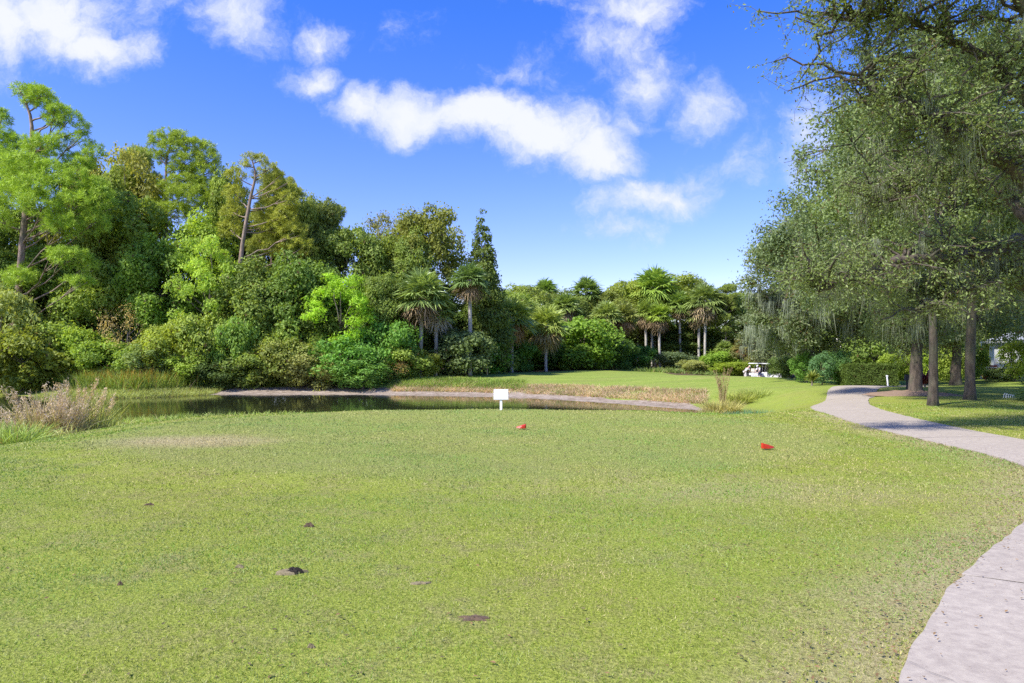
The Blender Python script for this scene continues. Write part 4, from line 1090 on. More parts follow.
# near bank fringe left of the tee
XY = lumpy(along_shore(26000, .0, 6.0, lambda x, y: (y < 31) & (x < -7) & (x > -34)), 1.3, -.8)
blades_on('bank_fringe', XY, .5 * (1 - .45 * smooth((XY[:, 0] + 14) / 6)), .028, (.15, .185, .05), 'blade', .4, 3, 'tall pale green grass fringe along the near left bank of the pond', 'grass')
XYl = []
for _ in range(6):
    x = rng.uniform(-30, -9.8, 9000); y = rng.uniform(10.5, 27, 9000)
    e = x + 9.9 + np.clip(y - 13, -3, 10) * .0
    XYl.append(np.column_stack([x, y])[(x < -10.6 - .22 * np.abs(y - 16)) & (rng.random(9000) < .35)])
XYl = np.concatenate(XYl); XYl = lumpy(XYl, .9, -.9); XYl = XYl[sdist(XYl[:, 0], XYl[:, 1], POND) > .3]
blades_on('slope_grass', XYl, .3, .018, (.19, .19, .08), 'blade', .45, 3, 'rough pale grass on the slope left of the tee', 'grass')
# spit grass and reeds
XY = along_shore(9000, -.4, 3.5, lambda x, y: (x < -23) & (x > -34) & (y > 44))
blades_on('spit_grass', XY, .38, .05, (.15, .165, .05), 'blade', .4, 2, 'straw green grass on the low spit at the left end of the pond', 'grass')
XY = along_shore(9000, 3.0, 8, lambda x, y: (x < -21) & (x > -42) & (y > 48))
blades_on('reed_bed', XY, 1.5, .05, (.10, .13, .024), 'blade', .2, 3, 'tall yellow green reeds behind the grassy spit', 'reeds')
XY = along_shore(2500, 4.0, 6.5, lambda x, y: (x < -26) & (x > -39) & (y > 48))
blades_on('rust_reeds', XY, 1.5, .06, (.19, .12, .025), 'straw', .2, 3, 'rust yellow reeds behind the grassy spit', 'reeds')
# water edge grass near side centre
XY = along_shore(2500, -.5, .6, lambda x, y: (y < 34) & (x > -6) & (x < 10))
blades_on('shore_grass', XY, .35, .03, (.12, .16, .035), 'blade', .3, 2, 'thin grass at the near edge of the water beyond the tee', 'grass')
# fringe at the foot of the shrubs
XY = np.column_stack([rng.uniform(-8, 30, 9000), rng.uniform(82, 90, 9000)]); XY = lumpy(XY, .8, 0)
blades_on('woodland_edge_plants', XY, .6, .12, (.08, .11, .03), 'blade', .5, 2, 'low mixed plants along the far edge of the fairway', 'ground cover')

def reed_clump(label, x, y, h, n, R, tint, plumes, ptint, lean=.3, name='plumed_reeds', group=None, ph=.5, w=.022):
    z = hz(x, y); r = thing(name, label, 'reeds', (x, y, z), 0, group)
    link('blades', blade_clump('reed', R, n, h * .8, w, 'blade', lean), r, color=tint)
    if plumes:
        a = rng.uniform(0, 2 * PI, plumes); rr = R * np.sqrt(rng.random(plumes)) * .8
        P = np.column_stack([np.cos(a) * rr, np.sin(a) * rr, np.zeros(plumes)])
        out = np.column_stack([np.cos(a), np.sin(a), 0 * a]) * (lean * rng.uniform(.3, 1.2, plumes))[:, None]
        D = nrm(np.array([0, 0, 1.0]) + out); H = h * rng.uniform(.55, 1.05, plumes)
        b = MB(); tips = []
        for p, d, hh in zip(P, D, H):
            q = np.array([p, p + d * hh * .5, p + d * hh + nrm(d * [1, 1, 0]) * .1 * hh]); b.tube(q, [.007, .005, .003], 4, cap=False); tips.append((q[-1], nrm(q[-1] - q[-2])))
        b.build('stalks', M['stake'], r)
        C = np.concatenate([t - d * rng.uniform(0, ph, 60)[:, None] + rng.normal(0, .035, (60, 3)) for t, d in tips]); T = np.concatenate([np.repeat(d[None], 60, 0) for t, d in tips])
        n2 = len(C); V, Q = cards(C, unit(n2), rng.uniform(.05, .12, n2), .02, nrm(T + unit(n2) * .6))
        link('plumes', mesh_np('plume', V, Q, M['straw'], {'rnd': ('FACE', rng.random(n2)), 'clump': ('FACE', rng.random(n2))}), r, color=ptint)['kind'] = 'stuff'
    return r
GR = 'plumed reeds on the near left bank'
PK = (.235, .185, .15)
reed_clump('tallest pink plumed reeds standing at the left end of the pond', wx(42, 18), 18, 1.5, 300, .42, (0.21, 0.18, 0.11), 34, PK, .3, group=GR)
reed_clump('pinkish reeds leaning right beside the tallest plumed reeds', wx(60, 18), 18, 1.0, 200, .42, (0.21, 0.18, 0.1), 30, PK, .45, group=GR)
reed_clump('low reeds with drooping plumes leaning out to the left', wx(26, 17.5), 17.5, .95, 150, .4, (0.18, 0.17, 0.075), 14, PK, .7, group=GR)
reed_clump('sparse straight reeds with a brown head near the grassy spit', wx(76, 19), 19, 1.45, 240, .35, (0.17, 0.165, 0.06), 12, (0.25, 0.18, 0.12), .15, group=GR)
reed_clump('thin reeds with small pale heads right of the tall plumed ones', wx(90, 19.5), 19.5, 1.2, 260, .6, (0.17, 0.18, 0.06), 16, (0.275, 0.21, 0.15), .3, group=GR)
reed_clump('leafy light green grass clump at the far left of the slope', wx(10, 15), 15, .75, 500, .6, (0.14, 0.18, 0.05), 0, PK, .5, group='grass clumps around the pond', name='grass_clump')
# clumps right of the pond tip
GC = 'grass clumps around the pond'
reed_clump('tall dry weed stalk with brown seed heads at the right tip of the pond', wx(723, 36), 36, 2.35, 60, .14, (.17, .14, .07), 16, (.15, .10, .065), .06, name='dry_weed', ph=.8)
reed_clump('large straw yellow grass clump at the foot of the tall dry weed', wx(722, 35), 35, 1.0, 900, .75, (0.21, 0.19, 0.075), 0, PK, .45, name='grass_clump', group=GC, w=.03)
reed_clump('low straw clump left of the tall dry weed at the pond tip', wx(714, 34.5), 34.5, .6, 500, .6, (0.22, 0.19, 0.09), 0, PK, .5, name='grass_clump', group=GC, w=.03)
reed_clump('yellow green grass clump right of the tall dry weed', wx(738, 37.5), 37.5, 1.0, 900, .7, (0.18, 0.19, 0.05), 0, PK, .5, name='grass_clump', group=GC, w=.03)
reed_clump('small wispy grass clump farthest right of the dry weed', wx(756, 38), 38, .75, 450, .7, (0.165, 0.19, 0.055), 0, PK, .5, name='grass_clump', group=GC, w=.025)
reed_clump('bluish green rush clump below the tall dry weed', wx(738, 30), 30, .5, 420, .55, (0.065, 0.12, 0.065), 0, PK, .3, name='rush_clump', group=GC, w=.022)
reed_clump('bluish green rush clump below the wispy grass on the right', wx(757, 30.5), 30.5, .5, 260, .6, (0.065, 0.12, 0.065), 0, PK, .3, name='rush_clump', group=GC, w=.022)
reed_clump('bluish green rush clump right at the pond tip', wx(722, 30.3), 30.3, .36, 220, .5, (0.08, 0.125, 0.06), 0, PK, .3, name='rush_clump', group=GC, w=.022)
# ------------------------------------------------------------------ turf blades on the near lawn
def turf():
    XY, hh, ww, lean = [], [], [], []
    for (y0, y1, dens, h, w) in [(1.8, 5, 5200, .020, .0045), (5, 8, 3000, .022, .0065), (8, 12, 1300, .024, .011), (12, 17, 520, .026, .017), (17, 23.5, 240, .028, .025)]:
        wx_ = .80 * y1 + 1.2; area = 2 * wx_ * (y1 - y0); n = int(area * dens)
        x = rng.uniform(-wx_, wx_, n); y = rng.uniform(y0, y1, n)
        k = np.abs(x) < .80 * y + 1.2; x, y = x[k], y[k]
        v = np.sin(x * 2.1 + np.sin(y * 1.7) * 2) * np.sin(y * 2.6 + np.sin(x * 1.3)) + .6 * np.sin(x * 7.1 + y * 3) * np.sin(y * 8.3 - x * 2)
        k = rng.random(len(x)) < np.clip(.72 + .28 * v, .25, 1); x, y = x[k], y[k]
        XY.append(np.column_stack([x, y])); m_ = len(x); hh.append(np.full(m_, h)); ww.append(np.full(m_, w))
    XY = np.concatenate(XY); hh = np.concatenate(hh); ww = np.concatenate(ww)
    d = np.full(len(XY), 9.); s = (XY[:, 0] > -2) & (XY[:, 1] < 26); d[s] = sdist(XY[s, 0], XY[s, 1], PATHPOLY)
    k = d > -np.abs(rng.normal(.0, .035, len(d))) * (np.sin(XY[:, 1] * 5 + np.sin(XY[:, 1] * 11)) > -.4); XY, hh, ww = XY[k], hh[k], ww[k]
    n = len(XY); z = hts(XY[:, 0], XY[:, 1])
    z += .012 * np.sin(XY[:, 0] * 1.3 + np.sin(XY[:, 1] * .9) * 1.5) * np.sin(XY[:, 1] * 1.1 + 1.0)
    H = hh * rng.uniform(.6, 1.5, n); out = rng.normal(0, .75, (n, 3)) * [1, 1, 0]
    D = nrm(np.array([0, 0, 1.0]) + out); side = nrm(np.cross(D, unit(n))) * (ww * rng.uniform(.7, 1.3, n) * .5)[:, None]
    P = np.column_stack([XY, z - .004])
    V = np.stack([P - side, P + side, P + D * H[:, None] * 1.15], 1).reshape(-1, 3); T = np.arange(3 * n).reshape(n, 3)
    cl = (np.sin(XY[:, 0] * .9 + np.sin(XY[:, 1] * .7) * 2) * np.sin(XY[:, 1] * 1.1) + 1) / 2
    te = np.clip((1 - np.sqrt(((XY[:, 0] + .8) / 7.6) ** 2 + ((XY[:, 1] - 14.6) / 6.1) ** 2)) * 14, 0, 1)
    me = mesh_np('turf', V, T, turf_mat(), {'tee': ('FACE', te), 'rnd': ('FACE', rng.random(n)), 'clump': ('FACE', cl)})
    o = link('turf', me); o['kind'] = 'stuff'; tag(o, 'short mown turf grass of the tee lawn', 'grass')
def turf_mat():
    m, nt, nd, lk = new_mat('turf_blade')
    g = N(nt, 'ShaderNodeNewGeometry'); pos = g.outputs['Position']
    r = attr(nt, 'rnd'); nb = noise(nt, pos, .5, 4, .6); nm = noise(nt, pos, 2.2, 4, .65)
    green = ramp(nt, r, [(0, (.13, .185, .02)), (.5, (.275, .375, .035)), (1, (.44, .52, .10))])
    dry = ramp(nt, r, [(0, (.22, .18, .08)), (.5, (.42, .37, .18)), (1, (.60, .52, .30))])
    ns = noise(nt, pos, 9, 5, .7)
    f = mth(nt, 'ADD', mth(nt, 'ADD', mth(nt, 'MULTIPLY', nm, .55), mth(nt, 'MULTIPLY', nb, .35)), mth(nt, 'MULTIPLY', ns, .3))
    f = mth(nt, 'ADD', f, mth(nt, 'MULTIPLY', mth(nt, 'SUBTRACT', r, .5), .35))
    f = mth(nt, 'MULTIPLY', mth(nt, 'SUBTRACT', f, .595, clamp=True), 10, clamp=True)
    # worn patch and path verge
    sx = N(nt, 'ShaderNodeSeparateXYZ'); lk.new(pos, sx.inputs[0])
    dx = mth(nt, 'DIVIDE', mth(nt, 'ADD', sx.outputs[0], 5.8), 1.7); dy = mth(nt, 'DIVIDE', mth(nt, 'SUBTRACT', sx.outputs[1], 12.2), .9)
    pd = mth(nt, 'SQRT', mth(nt, 'ADD', mth(nt, 'MULTIPLY', dx, dx), mth(nt, 'MULTIPLY', dy, dy)))
    pf = mth(nt, 'MULTIPLY', mth(nt, 'SUBTRACT', mth(nt, 'ADD', 1.0, mth(nt, 'MULTIPLY', nm, .8)), pd, clamp=True), 1.8, clamp=True)
    f = mth(nt, 'MAXIMUM', mth(nt, 'MULTIPLY', f, .8), pf)
    col = mixc(nt, green, dry, f)
    col = mixc(nt, col, (.40, .41, .17), mth(nt, 'MULTIPLY', attr(nt, 'tee'), .45))
    big = noise(nt, pos, .3, 4, .55)
    col = mixc(nt, col, mixc(nt, (.66, .94, .65), (1.16, 1.06, 1.0), ramp(nt, big, [(.41, gray(0)), (.59, gray(1))])), 1.0, 'MULTIPLY')
    dk = mth(nt, 'MULTIPLY', mth(nt, 'GREATER_THAN', noise(nt, pos, 6.5, 6, .85), .60), .55)
    col = mixc(nt, col, (.16, .13, .06), dk)
    p = N(nt, 'ShaderNodeBsdfPrincipled', i_Roughness=.6); p.inputs['Specular IOR Level'].default_value = .2
    lk.new(col, p.inputs['Base Color']); t = N(nt, 'ShaderNodeBsdfTranslucent'); lk.new(col, t.inputs[0])
    ms = N(nt, 'ShaderNodeMixShader'); ms.inputs[0].default_value = .3; lk.new(p.outputs[0], ms.inputs[1]); lk.new(t.outputs[0], ms.inputs[2])
    o = N(nt, 'ShaderNodeOutputMaterial'); lk.new(ms.outputs[0], o.inputs[0]); return m
turf()
# fallen leaves and litter
def litter():
    n = 4200
    t = rng.integers(0, 90, n); side = rng.random(n) < .85
    base = np.where(side[:, None], LC[t], RC[t]); off = np.abs(rng.normal(0, .3, n) * np.where(rng.random(n) < .3, 3, 1)) * np.where(rng.random(n) < .8, -1, 1)
    XY = base + np.column_stack([off, rng.normal(0, .3, n)])
    X2 = np.column_stack([rng.uniform(-9, 9, 900), rng.uniform(2.5, 14, 900)]); XY = np.concatenate([XY, X2]); n = len(XY)
    on = sdist(XY[:, 0], XY[:, 1], PATHPOLY) < 0
    keep = ~on | (rng.random(n) < .35); XY, on = XY[keep], on[keep]; n = len(XY)
    z = hts(XY[:, 0], XY[:, 1]) + np.where(on, .036, .02)
    s = rng.uniform(.012, .042, n) * np.where(on, .8, 1); V, Q = cards(np.column_stack([XY, z]), nrm(unit(n) * .35 + [0, 0, 1]), s, s * .45)
    me = mesh_np('fallen_leaves', V, Q, M['dead'], {'rnd': ('FACE', rng.random(n)), 'clump': ('FACE', rng.random(n))})
    o = link('fallen_leaves', me, color=(.085, .052, .026)); o['kind'] = 'stuff'; tag(o, 'small brown fallen leaves scattered along the path edge and lawn', 'fallen leaves')
litter()
def thatch():
    n = 4500; y = 2.6 + 16 * rng.random(n) ** 1.4; x = rng.uniform(-1, 1, n) * (.8 * y + 1)
    v = np.sin(x * 1.9 + np.sin(y * 1.3) * 2) * np.sin(y * 2.1 + np.sin(x * 1.7)) + rng.normal(0, .5, n); k = v > .1
    k &= sdist(x, y, PATHPOLY) > .02
    x, y = x[k], y[k]; n = len(x); s = rng.uniform(.01, .03, n) * (1 + y / 10)
    V, Q = cards(np.column_stack([x, y, hts(x, y) + .022]), nrm(unit(n) * .3 + [0, 0, 1]), s, s * .45)
    o = link('thatch', mesh_np('thatch', V, Q, M['dead'], {'rnd': ('FACE', rng.random(n)), 'clump': ('FACE', rng.random(n))}), color=(.06, .05, .024)); o['kind'] = 'stuff'; tag(o, 'tiny dark bits of dead thatch scattered over the tee lawn', 'thatch')
thatch()
# soil clods and divots
def G_(px, py, z=0.0): Y = (EYE - z) * F / (py - HZ); return wx(px, Y), Y
GD = 'bare soil spots in the lawn'
def clod(px, py, wpx, h, mat, label, ell=.5):
    x, y = G_(px, py); R = wpx / F * y / 2
    mound('soil_divot', label, 'divot', x, y, R, h, M[mat], 16, 4, GD, ell, .28)
clod(291, 574, 34, .026, 'dirtclod', 'largest soil divot with a dark hole at the lower left of the lawn', .42)
x, y = G_(293, 574); o = mound('divot_hole', 'black hole in the middle of the largest soil divot', 'hole', x, y, .085, .034, M['hole'], 14, 3, None, .6, .25)
clod(309, 528, 12, .03, 'soil', 'small raised dark clod above the largest divot')
clod(240, 569, 11, .02, 'dirtclod', 'small brown clod left of the largest divot')
clod(120, 586, 6, .02, 'soil', 'tiny dark clod at the lower left of the lawn')
clod(149, 508, 10, .02, 'soil', 'small dark clod on the left side of the lawn')
clod(312, 650, 10, .025, 'dirtclod', 'pale clod near the bottom edge below the largest divot')
clod(475, 620, 34, .016, 'soil', 'wide flat reddish soil patch near the bottom centre')
clod(421, 584, 20, .010, 'dirtclod', 'flat pale bare patch right of the largest divot')

# ------------------------------------------------------------------ tee sign and markers
x, y = G_(501, 411, .05); y -= .15; x = wx(501, y)
r = thing('tee_sign', 'small blank white sign on a short white post at the back of the tee', 'sign', (x, y, hz(x, y)))
b = MB(); b.box(-.035, .035, -.02, .02, -.05, .61, 0); b.box(-.04, .04, -.026, .02, .59, .60); b.build('post', M['white'], r)
b = MB(); b.box(-.215, .215, -.045, -.021, .31, .61, .004)
b.box(-.205, .205, -.049, -.0455, .32, .60, .003); b.build('panel', M['white'], r)
def marker(px, py, label, flip):
    x, y = G_(px, py, .05)
    V = [(-.13, 0, .02), (.09, -.05, .0), (.09, .05, .0), (.10, -.055, .085), (.10, .055, .085), (.02, -.05, .062), (.02, .05, .062), (-.03, -.055, .0), (-.03, .055, .0), (.11, 0, .10), (-.06, 0, .05), (.12, 0, 0)]
    V = np.array(V); V[:, 0] *= flip
    from mathutils import geometry
    import bmesh
    bm = bmesh.new(); [bm.verts.new(v) for v in V]; bmesh.ops.convex_hull(bm, input=bm.verts)
    bmesh.ops.bevel(bm, geom=[e for e in bm.edges], offset=.006, segments=2, affect='EDGES')
    me = bpy.data.meshes.new('marker'); bm.to_mesh(me); bm.free(); me.materials.append(M['red'])
    r = thing('tee_marker', label, 'tee marker', (x, y, hz(x, y)), 0, 'red tee markers')
    link('block', me, r, (0, 0, .015))
    b = MB(); b.tube([(.03 * flip, 0, -.08), (.03 * flip, 0, .03)], [.008, .012], 8); b.build('spike', M['metal'], r)
marker(521, 429, 'red wedge tee marker near the white sign with its point to the left', 1)
marker(768, 449, 'red wedge tee marker on the right of the tee with its point to the right', -1)

def stake(px, yb, yt, Y, label):
    x = wx(px, Y); z = hz(x, Y); h = wz(yt, Y) - z
    b = MB(); b.tube([(0, 0, -.1), (.01, 0, h * .5), (.0, 0, h * .96), (0, 0, h)], [.09, .085, .08, .05], 8, jitter=.05)
    o = b.build('wooden_stake', M['stake'], None, (x, Y, z)); tag(o, label, 'stake', 'wooden stakes by the shrubs')
stake(460, 370, 361, 63, 'left wooden stake at the edge of the fairway beside the shrubs')
stake(487, 370, 359, 63, 'right wooden stake at the edge of the fairway, the taller one')
x, Y = wx(888, 40.5), 40.5; z = hz(x, Y)
b = MB(); b.tube([(0, 0, -.05), (-.06, 0, .62)], [.045, .045], 8); b.box(-.11, -.01, -.05, .05, .60, .66, .01)
o = b.build('marker_post', M['white'], None, (x, Y, z)); tag(o, 'short leaning white post in front of the box hedge', 'post')
x, Y = wx(907, 33), 33; z = hz(x, Y)
b = MB(); b.box(-.03, .03, -.03, .03, -.05, .55); b.box(-.11, .11, -.08, .08, .5, .78, .02)
o = b.build('utility_box', M['rubber'], None, (x, Y, z)); tag(o, 'small dark box on a post just left of the forked oak', 'box')
# low white wire edging on the lawn
x, Y = wx(1010, 27), 27; z = hz(x, Y)
b = MB()
for i in range(5):
    t = np.linspace(0, PI, 9); b.tube(np.column_stack([-.2 + i * .1 + .055 * np.cos(t), 0 * t + i * .02, .20 * np.sin(t) * (1 - .1 * i) - .01]), .009, 5)
o = b.build('wire_edging', M['white'], None, (x, Y, z)); tag(o, 'small whitish wire edging on the lawn near the cycad', 'edging')

# ------------------------------------------------------------------ houses
def grey_house():
    Y = 53; x0 = 36.4; r = thing('house', 'pale grey house with white railed porch seen under the oaks at the right', 'house', (x0, Y, hz(x0, Y)), math.radians(-33))
    b = MB(); b.box(.9, 16, 1.6, 11, -.2, 3.0); b.build('wall', M['wallgrey'], r)
    b = MB(); b.add([(.3, 1.0, 3.0), (16.6, 1.0, 3.0), (16.6, 11.6, 3.0), (.3, 11.6, 3.0), (5.3, 6.3, 5.0), (12, 6.3, 5.0)], [(0, 1, 5, 4), (2, 3, 4, 5), (0, 3, 2, 1)], [(1, 2, 5), (3, 0, 4)])
    b.build('roof', M['roofgrey'], r)
    def window(xa, xb, za, zb):
        w = MB(); w.box(xa - .06, xb + .06, 1.52, 1.597, za - .06, za); w.box(xa - .06, xb + .06, 1.52, 1.597, zb, zb + .06); w.box(xa - .06, xa, 1.523, 1.597, za, zb); w.box(xb, xb + .06, 1.523, 1.597, za, zb)
        w.box((xa + xb) / 2 - .02, (xa + xb) / 2 + .02, 1.53, 1.597, za, zb)
        f = w.build('window', M['white'], r); p = MB(); p.box(xa, xb, 1.56, 1.59, za, zb); p.build('pane', M['glass'], f)
    window(3.1, 4.3, .9, 2.2); window(6.2, 7.8, .9, 2.2); window(10, 12, .9, 2.2)
    b = MB(); b.box(1.15, 2.05, 1.5, 1.597, 0, 2.2); d = b.build('door', M['white'], r)
    b = MB(); b.tube([(1.9, 1.5, 1), (1.9, 1.44, 1)], .03, 8); b.build('handle', M['metal'], d)
    for xx in (0, 1.9, 3.1, 4.6): 
        b = MB(); b.box(xx - .05, xx + .05, -.05, .05, -.2, 2.75); b.build('porch_post', M['white'], r)
    b = MB(); b.box(-.06, 4.66, -.06, .06, 2.75, 2.9); b.box(-.06, .06, .06, 1.6, 2.75, 2.9); b.build('porch_beam', M['white'], r)
    b = MB()
    for a, c in ((.05, 1.85), (1.95, 3.05), (3.15, 4.55)): b.box(a, c, -.03, .03, .86, .93); b.box(a, c, -.03, .03, .08, .13)
    for q in np.arange(.2, 4.5, .15):
        if min(abs(q - 1.9), abs(q - 3.1)) > .08: b.box(q - .012, q + .012, -.012, .012, .133, .857)
    b.build('railing', M['white'], r)
    # red porch chair
    c = thing('porch_chair', 'dark red chair behind the white rail of the grey house', 'chair', (x0 + 1.0, Y + .1, hz(x0, Y)), math.radians(-33))
    b = MB(); b.box(-.28, .28, -.28, .28, .4, .46); b.build('seat', M['redfab'], c)
    b = MB(); b.box(-.28, .28, .24, .30, .46, 1.05); b.build('backrest', M['redfab'], c)
    for sx in (-.25, .25):
        for sy in (-.25, .25):
            b = MB(); b.box(sx - .02, sx + .02, sy - .02, sy + .02, 0, .4); b.build('leg', M['redfab'], c)
        b = MB(); b.box(sx - .03, sx + .03, -.28, .24, .62, .66); b.build('armrest', M['redfab'], c)
grey_house()
def far_house():
    Y = 100; x = wx(562, Y); r = thing('house', 'distant house with a grey gable roof just showing between the palms', 'house', (x, Y, hz(x, Y)))
    b = MB(); b.box(-5, 5, 0, 8, -.2, 5.2); b.build('wall', M['wallgrey'], r)
    b = MB(); b.add([(-5.5, -.5, 5.2), (5.5, -.5, 5.2), (5.5, 8.5, 5.2), (-5.5, 8.5, 5.2), (-.3, 1.5, 8.2), (.3, 6, 8.2)], [(0, 1, 5, 4), (2, 3, 4, 5), (0, 3, 2, 1)], [(1, 2, 5), (3, 0, 4)])
    b.build('roof', M['roofgrey'], r)
    for xx in (-3, 2): 
        b = MB(); b.box(xx, xx + 1, -.03, -.003, 3.4, 4.6); b.build('window', M['glass'], r)
far_house()

# ------------------------------------------------------------------ golf carts
def prism(b, prof, y0, y1):
    n = len(prof); V = [(p[0], y0, p[1]) for p in prof] + [(p[0], y1, p[1]) for p in prof]
    import bmesh
    b.add(V, [(i, (i + 1) % n, (i + 1) % n + n, i + n) for i in range(n)])
    c0 = (sum(p[0] for p in prof) / n, sum(p[1] for p in prof) / n)
    b.add([(c0[0], y0, c0[1])] + V[:n], None, [(0, i + 1, (i + 1) % n + 1) for i in range(n)])
    b.add([(c0[0], y1, c0[1])] + V[n:], None, [(0, (i + 1) % n + 1, i + 1) for i in range(n)])
def cart(label, x, y, rz):
    r = thing('golf_cart', label, 'golf cart', (x, y, hz(x, y)), rz, 'white golf carts parked beyond the fairway')
    b = MB()
    prism(b, [(-1.15, .35), (-1.15, .72), (-.75, .78), (-.2, .72), (-.15, .35)], -.58, .58)
    prism(b, [(-.148, .35), (-.148, .40), (.62, .40), (.62, .35)], -.56, .56)
    prism(b, [(.622, .33), (.60, .85), (.72, .90), (1.0, .76), (1.18, .52), (1.18, .35)], -.56, .56)
    b.build('body', M['white'], r)
    b = MB(); b.box(-.62, -.12, -.52, .52, .79, .88, .02); b.build('seat', M['seat'], r)
    b = MB(); b.box(-.70, -.60, -.52, .52, .92, 1.28, .02); b.build('backrest', M['seat'], r)
    b = MB(); b.box(-.95, .75, -.60, .60, 1.80, 1.86, .0); b.box(-.93, .73, -.58, .58, 1.861, 1.89, .06); b.build('roof', M['white'], r)
    for (xa, xb) in ((-.82, -.82), (.72, .60)):
        for s in (-.54, .54):
            b = MB(); b.tube([(xa, s, .70), (xb, s, 1.80)], .018, 8); b.build('roof_post', M['metal'], r)
    b = MB(); b.box(-1.45, -1.16, -.45, .45, .48, .54); b.box(-1.45, -1.42, -.45, .45, .54, .8); b.build('bag_rack', M['rubber'], r)
    b = MB(); t = np.linspace(0, 2 * PI, 17); b.tube(np.column_stack([.38 + .07 * np.cos(t), .28 + .17 * np.sin(t), 1.08 + .12 * np.cos(t)]), .014, 6); b.tube([(.66, .28, .85), (.38, .28, 1.08)], .02, 6); b.build('steering_wheel', M['rubber'], r)
    for s in (-.35, .35): b = MB(); b.tube([(1.10, s, .58), (1.19, s, .58)], [.07, .06], 10); b.build('headlight', M['glass'], r)
    for xa in (-.80, .85):
        for s in (-.52, .52):
            t = np.linspace(0, 2 * PI, 21); w = MB(); w.tube(np.column_stack([xa + .17 * np.cos(t), 0 * t + s, .23 + .17 * np.sin(t)]), .065, 8, cap=False); wo = w.build('wheel', M['rubber'], r, smooth=True)
            q = MB(); q.tube([(xa, s - .06, .23), (xa, s + .06, .23)], [.12, .12], 14); q.build('rim', M['metal'], wo)
    return r
cart('white golf cart on the left with two golfers beside it', wx(759, 76), 76, .15)
cart('white golf cart parked on the right, nearer the dark oak trunk', wx(770, 74.5), 74.5, PI - .1)
def golf_bag(x, y, label, mat):
    r = thing('golf_bag', label, 'golf bag', (x, y, hz(x, y) + .5)); b = MB(); b.tube([(0, 0, 0), (0, 0, .1), (0, 0, .85)], [.12, .13, .13], 12); b.build('bag', M[mat], r)
    b = MB()
    for k in range(6): a = k * 1.05; b.tube([(.06 * math.cos(a), .06 * math.sin(a), .8), (.1 * math.cos(a), .1 * math.sin(a), 1.08)], [.008, .02], 5)
    b.build('clubs', M['metal'], r)

